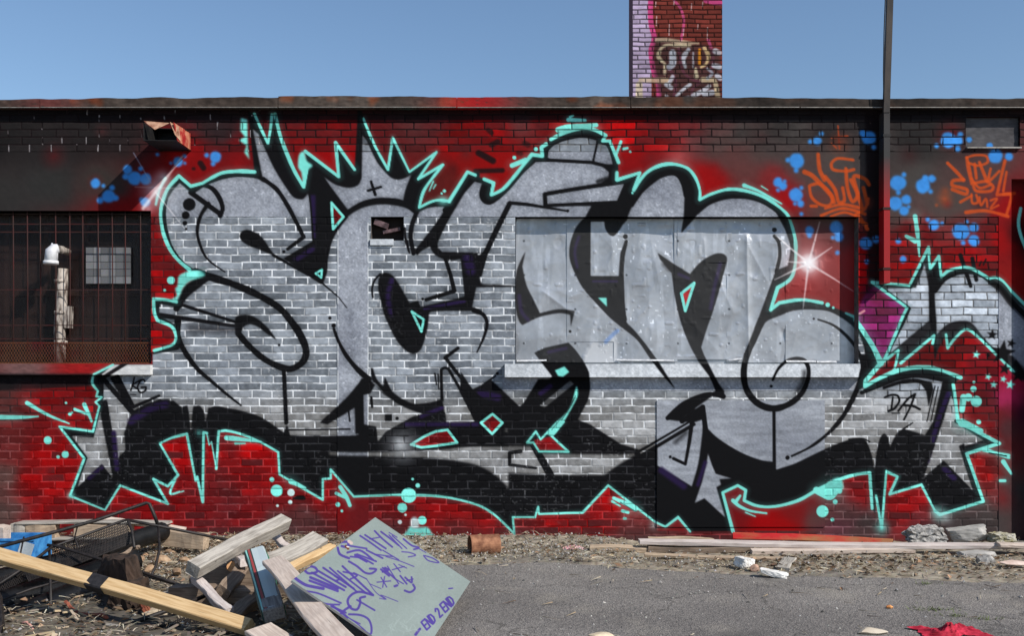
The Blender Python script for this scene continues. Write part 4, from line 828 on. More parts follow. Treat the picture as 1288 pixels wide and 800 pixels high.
xs = seg(-300, 5, -10, .8, 190, .8, 424.5, .8, 463.5, .8, 466.5, .8, 508, .8, 632, .8, 648, .8, 826, .8, 1037, .8, 1080, .8, 1086, .8, 1215, .8, 1256, .8, 1272, .8, 1283, .8, 1302, 5, 1600)
ys = seg(136, .8, 147, .8, 187, .8, 191, 81.5, 272.5, .8, 302.5, .8, 458, .8, 471, .8, 474, .8, 491.6, .8, 504, .8, 668, .8, 700)
holes = [(-300, 191, 1600, 272.5), (-120, 272.5, 190, 471), (424.5, 272.5, 463.5, 700), (466.5, 272.5, 508, 302.5), (648, 272.5, 1080, 474), (826, 504, 1037, 668), (632, 474, 1086, 491.6), (1256, 272.5, 1302, 700), (1215, 147, 1283, 187)]
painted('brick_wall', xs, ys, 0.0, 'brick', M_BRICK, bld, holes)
LS = 1.1
painted('concrete_lintel', seg(-120, 3, -10, LS, 190), seg(191, LS, 265), .003, 'concrete', M_CONC, bld, thick=.15)
painted('concrete_lintel', seg(190, LS, 1272), seg(191, LS, 272.5), .003, 'concrete', M_CONC, bld, thick=.15)
painted('concrete_lintel', seg(1302, 5, 1600), seg(191, 3, 272.5), .003, 'concrete', M_CONC, bld, thick=.15)
painted('concrete_lintel', seg(-300, 5, -120), seg(191, 3, 272.5), .003, 'concrete', M_CONC, bld, thick=.15)
painted('concrete_lintel', seg(1272, LS, 1302), seg(191, LS, 225), .003, 'concrete', M_CONC, bld, thick=.15)
painted('concrete_column', seg(424.5, .9, 463.5), seg(272.5, .9, 700), .004, 'concrete', M_CONC, bld, thick=.15)
painted('concrete_column', seg(1256, .9, 1272), seg(272.5, .9, 700), .004, 'concrete', M_CONC, bld, thick=.15)
painted('concrete_infill', seg(826, .9, 1037), seg(504, .9, 663), .010, 'panel', M_CONC, bld, thick=.15)
painted('concrete_ledge', seg(826, .9, 1037), seg(663, .9, 668), .0, 'panel', M_CONC, bld, thick=.15)
painted('pipe_chase', seg(1272, 1, 1302), seg(225, 1, 700), -.13, 'concrete', M_CONC, bld)
mb = MB(); x0, x1 = X(1302), X(1310)
mb.box(((x0 + x1) / 2, .075, (Z(225) + Z(700)) / 2), (x1 - x0, .14, Z(225) - Z(700))); mb.build('chase_jamb', M_REVEAL, bld)
# vent plate near the roof, little wall vent
painted('vent_plate', seg(1215, 1, 1283), seg(147, 1, 186), -.03, 'plate', M_CONC, bld)
mb = MB(); mb.box((X(1249), -.006, Z(186.2)), (68 * S, .05, .012)); mb.build('plate_ledge', M_GALV, bld)
wv = painted('wall_vent', seg(466.5, 1, 508), seg(272.5, 1, 302.5), -.09, 'panel', M_DARK, bld)
mb = MB()
for x0, x1, y0, y1 in [(460, 466.5, 268, 306), (508, 514, 268, 306), (466.5, 508, 268, 272.5), (466.5, 508, 302.5, 306)]:
    mb.box(((X(x0) + X(x1)) / 2, .065, (Z(y0) + Z(y1)) / 2), ((x1 - x0) * S, .12, (y1 - y0) * S))
mb.build('vent_reveal', M_REVEAL, wv)
mb = MB(); mb.box((X(479), .045, Z(281)), (.13, .05, .05), Matrix.Rotation(.35, 3, 'Y')); mb.box((X(492), .06, Z(289)), (.16, .04, .03), Matrix.Rotation(-.2, 3, 'Y')); mb.build('broken_grille', mat('grille_metal', L3(60, 44, 46), L3(120, 96, 98), 22, .6), wv)
painted('vent_sill', seg(466, 1, 495), seg(301, 1, 308.5), .02, 'sill', M_CONC, bld, thick=.03)

# boarded window: frame, back board, overlapping crumpled sheets, sill
wnd = bpy.data.objects.new('boarded_window', None); COL.objects.link(wnd); wnd.parent = bld
mb = MB()
for x0, x1, y0, y1 in [(640, 648, 273, 473.5), (1080, 1088, 273, 473.5), (648, 1080, 264.5, 272.5), (648, 1080, 474.2, 480)]:
    mb.box(((X(x0) + X(x1)) / 2, .075, (Z(y0) + Z(y1)) / 2), ((x1 - x0) * S, .14, (y1 - y0) * S))
mb.build('window_reveal', M_REVEAL, wnd)
CREASE = [((684, 366), (724, 396), .010, 5), ((660, 350), (720, 372), .005, 9), ((942, 296), (945, 455), .016, 4), ((940, 300), (968, 352), .010, 7), ((888, 300), (890, 330), .006, 3), ((820, 300), (838, 390), .007, 7), ((902, 340), (925, 392), .008, 6), ((700, 290), (692, 372), .006, 12), ((812, 300), (800, 345), .004, 6), ((985, 300), (975, 345), .010, 9), ((868, 400), (905, 440), .005, 8), ((1000, 410), (1040, 430), .004, 10), ((770, 300), (772, 340), .006, 5), ((640, 430), (720, 420), .005, 12)]
def folds(amp, sd):
    def f(gx, gy):
        h = amp * (fbm(gx, gy, 70, 80 + sd) - .5) + amp * .35 * (fbm(gx, gy, 22, 84 + sd) - .5)
        h = h + .0035 * (1 - np.abs(2 * fbm(gx + gy * .4, gy, 55, 87 + sd) - 1)) ** 6
        for (ax, ay), (bx, by), a, w in CREASE:
            vx, vy = bx - ax, by - ay; t = np.clip(((gx - ax) * vx + (gy - ay) * vy) / (vx * vx + vy * vy), 0, 1)
            dd = np.hypot(gx - ax - t * vx, gy - ay - t * vy); h = h + .75 * a * np.exp(-(dd / w) ** 1.1)
        dn = vnoise(gx, gy, 7, 99 + sd); h = h + .0030 * sstep(.80, .95, dn) - .004 * sstep(.82, .97, vnoise(gx, gy, 19, 104 + sd))
        return h
    return f
d0 = -.105
painted('back_board', seg(648, 1.2, 1080), seg(272.5, 1.2, 474), d0 - .012, 'sheet', M_SHEET, wnd)
SH = [(649, 717, 274, 456, .0, 1, .022), (713, 776, 274, 430, .003, 2, .016), (772, 852, 275, 455, .0, 3, .022), (714, 778, 424, 456, -.003, 9, .008), (848, 920, 275, 452, .003, 4, .018), (852, 914, 276, 330, .008, 7, .012), (914, 992, 274, 456, .0, 5, .026), (988, 1056, 276, 454, .004, 6, .016)]
for i, (a, b, c, e, dd, sd, am) in enumerate(SH):
    d = d0 + .004 + dd
    painted('metal_sheet', seg(U(a, d), .9, U(b, d)), seg(V(c, d), .9, V(e, d)), d, 'sheet', M_SHEET, wnd, thick=.003, relief=folds(am, sd))
M_FLG = mat('bare_sheet_edge', L3(160, 162, 166), L3(212, 212, 212), 30, .45, bump=.1)
for a, b, y, t in [(650, 688, 453.5, -1.2), (777, 850, 453.0, .6), (919, 936, 452, -9), (992, 1030, 454.5, .3), (1031, 1056, 455, -.5)]:
    mb = MB(); mb.box(((X(a) + X(b)) / 2, .082, Z(y)), ((b - a) * S * .99, .026, .003), Matrix.Rotation(R(32), 3, 'X') @ Matrix.Rotation(R(t), 3, 'Y')); mb.build('bent_flange', M_FLG, wnd)
painted('concrete_band', seg(632, .9, 1086), seg(474, .9, 491.6), .004, 'concrete', M_CONC, bld, thick=.15)
painted('window_sill', seg(635, .9, 1083), seg(458, .8, 474.5), .085, 'sill', M_CONC, bld, thick=.19)

# barred window on the left
bw = bpy.data.objects.new('barred_window', None); COL.objects.link(bw); bw.parent = bld
mb = MB()
for x0, x1, y0, y1 in [(-130, -120, 255, 480), (190, 196, 262, 475), (-120, 190, 257, 265), (-120, 190, 471, 477)]:
    mb.box(((X(x0) + X(x1)) / 2, .16, (Z(y0) + Z(y1)) / 2), ((x1 - x0) * S, .31, (y1 - y0) * S))
mb.build('window_reveal', M_REVEAL, bw)
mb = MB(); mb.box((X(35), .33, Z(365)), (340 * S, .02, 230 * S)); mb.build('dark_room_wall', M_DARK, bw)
mb = MB()
for x0, x1, y0, y1, y in [(-120, 190, 362, 369, .27), (92, 97, 265, 366, .25), (156, 162, 265, 366, .25), (-10, -4, 265, 458, .25), (40, 45, 265, 366, .26), (92, 190, 300, 306, .25), (-120, 190, 268, 276, .27)]:
    mb.box(((X(x0) + X(x1)) / 2, y, (Z(y0) + Z(y1)) / 2), ((x1 - x0) * S, .06, (y1 - y0) * S))
mb.build('sash_frame', mat('old_sash', L3(46, 31, 27), L3(72, 53, 46), 18, .85), bw)
mb = MB(); rnd = random.Random(3)
for i in range(6):
    for j in range(5):
        c = 108 + rnd.randint(-16, 22); mb.box((X(102.5 + i * 9.6), .185, Z(312.5 + j * 9.4)), (9.0 * S, .03, 8.8 * S), col=L3(c, c, c + 2))
mb.build('glass_block_pane', vcol_mat('dusty_glass_block', .4, .4), bw)
M_DP = mat('flaking_pipe', L3(66, 54, 48), L3(176, 166, 156), 9, .85, bump=.5, stretch=(3.5, 3.5, .8), lo=.40, hi=.58)
mb = MB(); mb.tube([(X(67) + .03, .13, Z(336)), (X(67) + .02, .13, Z(370)), (X(67), .13, Z(412)), (X(67), .13, Z(456))], [.046, .05, .052, .05], 14)
for y_ in (352, 392, 430): mb.tube([(X(67) + .01, .13, Z(y_) - .014), (X(67) + .01, .13, Z(y_) + .014)], .06, 14)
mb.box((X(76.5), .135, Z(398)), (.075, .07, .20), Matrix.Rotation(.03, 3, 'Y')); mb.build('downpipe', M_DP, bw)
gm = bpy.data.materials.new('mesh_haze_glass'); gm.use_nodes = True; N, L = nodes(gm); b = N['Principled BSDF']; b.inputs['Base Color'].default_value = (.026, .013, .011, 1); b.inputs['Roughness'].default_value = .35
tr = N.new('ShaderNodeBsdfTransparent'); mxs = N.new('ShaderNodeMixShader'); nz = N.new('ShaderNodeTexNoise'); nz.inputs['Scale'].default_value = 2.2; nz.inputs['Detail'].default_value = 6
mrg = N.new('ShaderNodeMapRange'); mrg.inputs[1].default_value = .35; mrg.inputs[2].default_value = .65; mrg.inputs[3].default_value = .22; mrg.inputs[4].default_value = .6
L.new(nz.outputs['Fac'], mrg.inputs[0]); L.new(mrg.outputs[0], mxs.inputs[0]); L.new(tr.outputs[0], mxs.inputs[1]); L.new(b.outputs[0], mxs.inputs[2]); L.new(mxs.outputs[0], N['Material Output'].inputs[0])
mb = MB(); mb.box((X(35), .205, Z(365)), (309 * S, .004, 205 * S)); mb.build('mesh_haze_pane', gm, bw)  # added dark veil, stands in for the dim haze of fine mesh
bars = MB()
for k in range(18):
    x = X(-112 + 17.85 * k + (1.5 if k % 3 else 0)); bars.tube([(x, .03, Z(264.5)), (x + .004, .03, Z(360)), (x, .03, Z(471))], .0047, 6)
for y in (281, 291, 364, 409, 426): bars.box((X(35), .037, Z(y)), (308 * S, .005, .008))
bars.build('security_bar', M_REDBAR, bw)
ms = MB(); H0, H1 = Z(457.5), Z(431); w = H1 - H0
nd = 84
for i in range(nd):
    x = X(-118) + i * (306 * S / nd)
    ms.box((x + .05, .024, (H0 + H1) / 2), (.0022, .002, w * 1.12), Matrix.Rotation(R(30), 3, 'Y')); ms.box((x + .05, .0262, (H0 + H1) / 2), (.0022, .002, w * 1.12), Matrix.Rotation(R(-30), 3, 'Y'))
ms.box((X(35), .024, H1), (308 * S, .005, .006)); ms.box((X(35), .024, H0), (308 * S, .006, .014))
ms.build('wire_mesh', mat('orange_rust_wire', L3(104, 22, 20), L3(104, 62, 36), 1.6, .85, lo=.44, hi=.56), bw)
painted('window_sill', seg(-120, 2, -6, .9, 192), seg(457.5, .9, 471.5), .06, 'redsill', M_CONC, bld, thick=.2)

# roof edge sheets: lengths that butt with a little step, a bright drip lip
XR = [(-300, -40, 127.5, 127, .072), (-40, 55, 127, 126.6, .066), (55.4, 352, 126.8, 124.6, .070), (352.4, 575, 123.4, 124.6, .074), (575.4, 792, 124.4, 124.2, .069), (792.4, 1003, 124.4, 126.2, .073), (1003.4, 1300, 126, 126.6, .069), (1300.4, 1600, 126.6, 127, .073)]
for a, b, ya, yb, d in XR:
    def tilt(gx, gy, a=a, b=b, ya=ya, yb=yb): return .012 * (fbm(gx, gy, 26, 33) - .5) + .003 * np.sin(gx / 37)
    x_s = seg(a, 1.4, b); y_s = seg((ya + yb) / 2, 1.1, 138.0)
    o = painted('roof_flashing', x_s, y_s, d, 'cap', M_CONC, bld, thick=d + .3, relief=tilt)
    co = np.empty(len(o.data.vertices) * 3, np.float32); o.data.vertices.foreach_get('co', co); co = co.reshape(-1, 3)
    px_ = co[:, 0] / S + 644; t = (px_ - a) / (b - a); dz = -((ya + (yb - ya) * t) - (ya + yb) / 2) * S
    ztop = Z((ya + yb) / 2); k = np.clip((co[:, 2] - Z(138)) / (ztop - Z(138)), 0, 1); co[:, 2] += dz * k + .022 * (fbm(px_, px_ * 0 + 3, 34, 36) - .5) * k
    o.data.vertices.foreach_set('co', co.ravel()); o.data.update()
    mb = MB(); mb.box(((X(a) + X(b)) / 2, -d - .004, Z(138) + .003), ((b - a) * S - .01, .014, .006)); mb.build('drip_edge', M_GALV, o)
# the rest of the building behind the wall
mb = MB(); xa, xb = X(-300), X(1600)
mb.box(((xa + xb) / 2, 4.2, 2.0), (xb - xa - .02, 7.6, 3.98)); mb.build('building_body', M_BODY, bld)
mb = MB()
for x in (xa + .06, xb - .06): mb.box((x, .2, 1.99), (.11, .38, 3.96))
mb.box(((xa + xb) / 2, .22, 3.86), (xb - xa - .24, .3, .2)); mb.build('wall_return', M_BODY, bld)

# chimney behind
CD = -5.7
chm = thing('chimney', 'tall square brick chimney with pink and white graffiti rising behind the roof edge', 'chimney', (X(U(850, CD)), -CD, 3.9))
ch = painted('painted_face', seg(U(796, CD), 1.0, U(908.5, CD)), seg(V(-60, CD), 1.0, V(150, CD)), CD, 'chimney', M_BRICK, None)
ch.parent = chm; ch.location = -chm.location
mb = MB(); xa, xb = X(U(796, CD)), X(U(908.5, CD)); zt = Z(V(-60, CD)); mb.box(((xa + xb) / 2, -CD + .262, (zt + 3.9) / 2), (xb - xa - .004, .5, zt - 3.9)); 
o = mb.build('brick_shaft', mat('purple_shade_brick', L3(90, 60, 76), L3(116, 74, 84), 30, .9), None); o.parent = chm; o.location = -chm.location

# duct sticking out of the wall
dct = thing('metal_duct', 'torn square metal duct sticking out of the wall above the barred window, rusty and red', 'duct', (-3.04, 0, 3.6))
M_DUCT = mat('duct_metal', L3(116, 68, 50), L3(196, 158, 130), 14, .75, bump=.2); M_DUCTR = mat('duct_red_side', L3(150, 28, 28), L3(186, 120, 92), 9, .75, bump=.2, lo=.45, hi=.6)
def plate(P, name, m, th=.005):
    P = [Vector(p) for p in P]; n = (P[1] - P[0]).cross(P[2] - P[0]).normalized() * th; k = len(P); mb = MB()
    mb.add(P + [p + n for p in P], [tuple(range(k)), tuple(reversed(range(k, 2 * k)))] + [(i, (i + 1) % k, k + (i + 1) % k, k + i) for i in range(k)])
    o = mb.build(name, m, None); o.parent = dct; o.location = -dct.location; return o
xl, xr, zb, zt = -3.185, -2.905, 3.545, 3.70
plate([(xl, -.41, zb), (xr, -.39, zb), (xr, 0, zb), (xl, 0, zb)], 'bottom_panel', M_BLACK)
plate([(xl, -.40, zb), (xl, -.40, zt), (xl, 0, zt), (xl, 0, zb)], 'side_panel', M_BLACK)  # duct inside is black: its shade is put into the panel colour
plate([(xr, -.36, zb), (xr - .02, -.41, zt), (xr, -.02, zt), (xr, -.02, zb)], 'side_panel', M_DUCTR)
plate([(xl, -.20, zt), (xr, -.16, zt), (xr, 0, zt), (xl, 0, zt)], 'top_panel', M_BLACK)
plate([(xl + .002, -.41, zt + .012), (xl + .215, -.38, zt + .002), (xl + .105, -.43, zt - .068)], 'torn_flap', M_DUCT)
plate([(xr - .055, -.40, zt + .006), (xr + .004, -.34, zt - .02), (xr + .012, -.32, zb + .012), (xr - .01, -.405, zb + .05)], 'torn_flap', M_DUCT)
plate([(xl, -.05, zb), (xr, -.05, zb), (xr, -.05, zt), (xl, -.05, zt)], 'back_panel', M_BLACK)

# steel post fixed flat against the wall
pole = thing('steel_post', 'slim dark steel post fixed to the wall and rising above the roof edge', 'post', (X(1115.5), 0, 2.3))
def atp(px, py, d): return W(px, py, CAM_D - d)
mb = MB()
def bar(P, hw, dn, name, m):
    mb = MB(); V = []; F = []; n = len(P)
    for (px, py, d) in P:
        p = atp(px, py, d)
        for sx_, sy_ in ((-hw, 0), (hw, 0), (hw, dn), (-hw, dn)): V.append((p.x + sx_, p.y + sy_, p.z))
    for i in range(n - 1):
        for k in range(4): F.append((i*4+k, i*4+(k+1)%4, (i+1)*4+(k+1)%4, (i+1)*4+k))
    F += [(0, 1, 2, 3), tuple(range(n*4-4, n*4))]; mb.add(V, F); o = mb.build(name, m, None); o.parent = pole; o.location = -pole.location; return o
mp_ = mat('pipe_paint', L3(34, 29, 27), L3(66, 57, 50), 9, .6, stretch=(1, 1, .25)); N_, L_ = nodes(mp_); b_ = N_['Principled BSDF']
g_ = N_.new('ShaderNodeNewGeometry'); sx_ = N_.new('ShaderNodeSeparateXYZ'); L_.new(g_.outputs['Position'], sx_.inputs[0])
mr_ = N_.new('ShaderNodeMapRange'); mr_.inputs[1].default_value = Z(200); mr_.inputs[2].default_value = Z(262); L_.new(sx_.outputs['Z'], mr_.inputs[0])
mr2_ = N_.new('ShaderNodeMapRange'); mr2_.inputs[1].default_value = Z(138); mr2_.inputs[2].default_value = Z(160); L_.new(sx_.outputs['Z'], mr2_.inputs[0])
old = b_.inputs['Base Color'].links[0].from_socket
mx1 = N_.new('ShaderNodeMix'); mx1.data_type = 'RGBA'; L_.new(mr2_.outputs[0], mx1.inputs[0]); L_.new(old, mx1.inputs[6]); mx1.inputs[7].default_value = (*L3(46, 44, 44), 1)
mx2 = N_.new('ShaderNodeMix'); mx2.data_type = 'RGBA'; L_.new(mr_.outputs[0], mx2.inputs[0]); L_.new(mx1.outputs[2], mx2.inputs[6]); mx2.inputs[7].default_value = (*L3(150, 14, 18), 1); L_.new(mx2.outputs[2], b_.inputs['Base Color'])
bar([(1115.8, 356, .125), (1115.6, 250, .125), (1115.6, 140, .125)], .027, .122, 'wall_channel', mp_)
bar([(1115.4, 141, .13), (1116.8, 100, .13), (1120, 0, .13), (1122.4, -70, .13)], .027, .036, 'upper_bar', mp_)
for py in (170, 262, 338):
    c = atp(1115.5, py, .125); mb = MB(); mb.box((c.x, -.063, c.z), (.068, .132, .022)); o = mb.build('bracket', M_BLACK if py < 200 else M_REDBAR, None); o.parent = pole; o.location = -pole.location
mb = MB(); P2 = [atp(1111.6, 128, .13), atp(1111.2, 90, .14), atp(1112.0, 40, .15), atp(1113.5, 0, .14), atp(1116, -60, .14)]
mb.tube(P2, .005, 6); o = mb.build('cable', M_BLACK, None); o.parent = pole; o.location = -pole.location

# plastic elbow poking through the bars
elb = thing('vent_elbow', 'white plastic elbow vent poking out between the bars of the dark window', 'pipe', atp(65, 320, .05))
mb = MB(); a = atp(64, 331, .07); b = atp(65, 316, .07); c = atp(73, 312.5, .04); e = atp(86, 317, -.10)
mb.tube([a, b, (b + c) / 2 + Vector((0, 0, .008)), c], [.058, .055, .05, .042], 14); mb.tube([a - Vector((0, 0, .01)), a + Vector((0, 0, .02))], .066, 14)
M_PVC = mat('white_plastic', L3(176, 176, 182), L3(216, 216, 216), 14, .5, bump=.05)
o = mb.build('elbow', M_PVC, None); o.parent = elb; o.location = -elb.location
mb = MB(); mb.tube([c, e], [.032, .030], 12); mb.tube([c + (e - c) * .3, c + (e - c) * .4], .037, 12); o = mb.build('pipe_stub', mat('grey_plastic', L3(120, 112, 104), L3(160, 150, 140), 12, .5), None); o.parent = elb; o.location = -elb.location
mb = MB(); mb.tube([b + Vector((0, 0, .03)), b + Vector((.004, 0, .075))], [.02, .005], 8); o = mb.build('cap', M_PVC, None); o.parent = elb; o.location = -elb.location
# ------------------------------------------------------------------ ground
def asphalt():
    m = bpy.data.materials.new('worn_asphalt'); m.use_nodes = True; N, L = nodes(m); b = N['Principled BSDF']; b.inputs['Roughness'].default_value = .9; b.inputs['Specular IOR Level'].default_value = .2
    t = N.new('ShaderNodeTexCoord')
    def noise(s, d=6, r=.6):
        n = N.new('ShaderNodeTexNoise'); n.inputs['Scale'].default_value = s; n.inputs['Detail'].default_value = d; n.inputs['Roughness'].default_value = r; L.new(t.outputs['Object'], n.inputs['Vector']); return n
    def ramp(s, a, b_, ca, cb):
        r = N.new('ShaderNodeValToRGB'); r.color_ramp.elements[0].position = a; r.color_ramp.elements[1].position = b_; r.color_ramp.elements[0].color = (*ca, 1); r.color_ramp.elements[1].color = (*cb, 1); L.new(s, r.inputs[0]); return r
    def mix(f, a, b_, mode='MIX'):
        x = N.new('ShaderNodeMix'); x.data_type = 'RGBA'; x.blend_type = mode
        if isinstance(f, float): x.inputs[0].default_value = f
        else: L.new(f, x.inputs[0])
        L.new(a, x.inputs[6])
        if isinstance(b_, tuple): x.inputs[7].default_value = (*b_, 1)
        else: L.new(b_, x.inputs[7])
        return x.outputs[2]
    big = ramp(noise(.55, 5).outputs['Fac'], .38, .62, (.150, .138, .129), (.222, .205, .190))
    v = N.new('ShaderNodeTexVoronoi'); v.inputs['Scale'].default_value = 95; L.new(t.outputs['Object'], v.inputs['Vector'])
    agg = ramp(v.outputs['Color'], .2, .9, (.70, .70, .70), (1.32, 1.30, 1.27))
    c = mix(1.0, big.outputs[0], agg.outputs[0], 'MULTIPLY')
    c = mix(ramp(noise(150, 2).outputs['Fac'], .70, .78, (0, 0, 0), (.42, .42, .42)).outputs[0], c, (.40, .37, .34))
    c = mix(ramp(noise(90, 2).outputs['Fac'], .27, .34, (.7, .7, .7), (0, 0, 0)).outputs[0], c, (.025, .024, .024))
    c = mix(ramp(noise(1.7, 7).outputs['Fac'], .54, .70, (0, 0, 0), (.55, .55, .55)).outputs[0], c, (.29, .26, .22))
    c = mix(ramp(noise(.8, 3).outputs['Fac'], .60, .70, (0, 0, 0), (.55, .55, .55)).outputs[0], c, (.085, .08, .076))
    c = mix(ramp(noise(3.1, 4).outputs['Fac'], .64, .74, (0, 0, 0), (.5, .5, .5)).outputs[0], c, (.30, .28, .25))
    dn = noise(3, 4); ds = N.new('ShaderNodeVectorMath'); ds.operation = 'SCALE'; ds.inputs['Scale'].default_value = .5; L.new(dn.outputs['Color'], ds.inputs[0])
    da = N.new('ShaderNodeVectorMath'); da.operation = 'ADD'; L.new(t.outputs['Object'], da.inputs[0]); L.new(ds.outputs[0], da.inputs[1])
    vc = N.new('ShaderNodeTexVoronoi'); vc.feature = 'DISTANCE_TO_EDGE'; vc.inputs['Scale'].default_value = .75; L.new(da.outputs[0], vc.inputs['Vector'])
    cm = N.new('ShaderNodeMath'); cm.operation = 'MULTIPLY'; L.new(ramp(vc.outputs['Distance'], .004, .012, (.5, .5, .5), (0, 0, 0)).outputs[0], cm.inputs[0]); L.new(ramp(noise(1.1, 2).outputs['Fac'], .45, .55, (0, 0, 0), (1, 1, 1)).outputs[0], cm.inputs[1])
    c = mix(cm.outputs[0], c, (.05, .046, .04))
    L.new(c, b.inputs['Base Color'])
    bp = N.new('ShaderNodeBump'); bp.inputs['Strength'].default_value = .7; bp.inputs['Distance'].default_value = .008; L.new(v.outputs['Distance'], bp.inputs['Height'])
    bp2 = N.new('ShaderNodeBump'); bp2.inputs['Strength'].default_value = .6; bp2.inputs['Distance'].default_value = .02; L.new(noise(22, 5).outputs['Fac'], bp2.inputs['Height']); L.new(bp.outputs[0], bp2.inputs['Normal']); L.new(bp2.outputs[0], b.inputs['Normal'])
    return m
def ground_sheet():
    xs_ = np.r_[-400, -60, -16, seg(-9, .12, 9), 16, 60, 400]; ys_ = np.r_[-400, -60, -20, -11, seg(-8, .08, .3), 12, 60, 400]
    gx, gy = np.meshgrid(xs_, ys_); gz = .02 * (fbm(gx + 50, gy + 50, 1.6, 14) - .5) * ((np.abs(gx) < 10) & (gy > -8.5) & (gy < .3)) - .004
    gz = np.where((gy > .2), -.02, gz)
    nx = len(xs_); q = np.arange(gx.size).reshape(gx.shape); F = np.stack([q[:-1, :-1], q[:-1, 1:], q[1:, 1:], q[1:, :-1]], -1).reshape(-1, 4)
    me = bpy.data.meshes.new('ground'); me.from_pydata(np.stack([gx, gy, gz], -1).reshape(-1, 3).tolist(), [], F.tolist()); me.polygons.foreach_set('use_smooth', [True] * len(F))
    o = link(me, 'ground', asphalt()); tag(o, 'worn grey asphalt yard in front of the painted wall', 'ground', kind='structure')
ground_sheet()

# strip of dirt, gravel and dead leaves along the foot of the wall, and under the lumber pile
def dirt_sheet():
    st = .022; xs_ = np.arange(-7.2, 7.2, st); ys_ = np.arange(-4.3, .0, st)
    gx, gy = np.meshgrid(xs_, ys_)
    wob = .5 * (fbm(gx + 30, gy + 30, 1.1, 55, 4) - .5)
    right = .98 + .3 * sstep(.3, 1.3, gx) + .42 * sstep(1.3, 3.4, gx)
    a = 1 - sstep(right - .12, right + .16, -gy + wob)
    pile = 1 - sstep(0, .9, (gx + 2.05 + .36 * (gy + 1.6)) + wob * 1.6)
    a = np.maximum(a, pile)
    h = .03 * a * (.1 + .9 * fbm(gx + 9, gy + 4, .35, 51, 4)) * (1 - .7 * sstep(.5, 1.2, gx)) + .016 * a * (vnoise(gx + 60, gy + 60, .05, 58) - .4) - .018 * (1 - a)
    h = h + .045 * (1 - sstep(.0, .4, -gy)) * (1 - sstep(.6, 1.3, gx)) * a
    n = fbm(gx + 80, gy + 80, .07, 59, 3); n2 = fbm(gx + 80, gy + 80, .5, 63); n3 = vnoise(gx + 40, gy + 40, .03, 66)
    c = np.stack([.30 + .20 * (n - .5) + .26 * (n3 - .5), .255 + .18 * (n - .5) + .24 * (n3 - .5), .195 + .15 * (n - .5) + .19 * (n3 - .5)], -1)
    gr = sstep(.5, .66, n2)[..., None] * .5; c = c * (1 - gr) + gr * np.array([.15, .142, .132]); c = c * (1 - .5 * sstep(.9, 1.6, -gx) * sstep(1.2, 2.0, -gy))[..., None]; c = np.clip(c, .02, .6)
    q = np.arange(gx.size).reshape(gx.shape); F = np.stack([q[:-1, :-1], q[:-1, 1:], q[1:, 1:], q[1:, :-1]], -1)
    k = (a[:-1, :-1] + a[1:, 1:] + a[1:, :-1] + a[:-1, 1:]) > .04; F = F[k].reshape(-1, 4)
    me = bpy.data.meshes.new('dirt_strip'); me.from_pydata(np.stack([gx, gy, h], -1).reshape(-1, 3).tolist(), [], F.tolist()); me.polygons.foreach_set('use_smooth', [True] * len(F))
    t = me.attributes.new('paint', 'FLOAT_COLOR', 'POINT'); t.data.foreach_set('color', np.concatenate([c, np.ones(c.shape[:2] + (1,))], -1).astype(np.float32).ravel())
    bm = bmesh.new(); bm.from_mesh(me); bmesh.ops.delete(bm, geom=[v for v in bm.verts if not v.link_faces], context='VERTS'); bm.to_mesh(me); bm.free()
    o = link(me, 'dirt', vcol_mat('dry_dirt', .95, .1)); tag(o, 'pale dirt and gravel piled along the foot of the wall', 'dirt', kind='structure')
    return lambda x, y: None
dirt_sheet()
def dirt_h(x, y):
    gx = np.array([x], np.float32); gy = np.array([y], np.float32)
    wob = .5 * (fbm(gx + 30, gy + 30, 1.1, 55, 4) - .5); right = .98 + .3 * sstep(.3, 1.3, gx) + .42 * sstep(1.3, 3.4, gx)
    a = 1 - sstep(right - .12, right + .16, -gy + wob); a = np.maximum(a, 1 - sstep(0, .9, (gx + 2.05 + .36 * (gy + 1.6)) + wob * 1.6))
    h = .03 * a * (.1 + .9 * fbm(gx + 9, gy + 4, .35, 51, 4)) * (1 - .7 * sstep(.5, 1.2, gx)) + .016 * a * (vnoise(gx + 60, gy + 60, .05, 58) - .4) + .045 * (1 - sstep(.0, .4, -gy)) * (1 - sstep(.6, 1.3, gx)) * a
    return float(a[0]), float(max(h[0], 0))

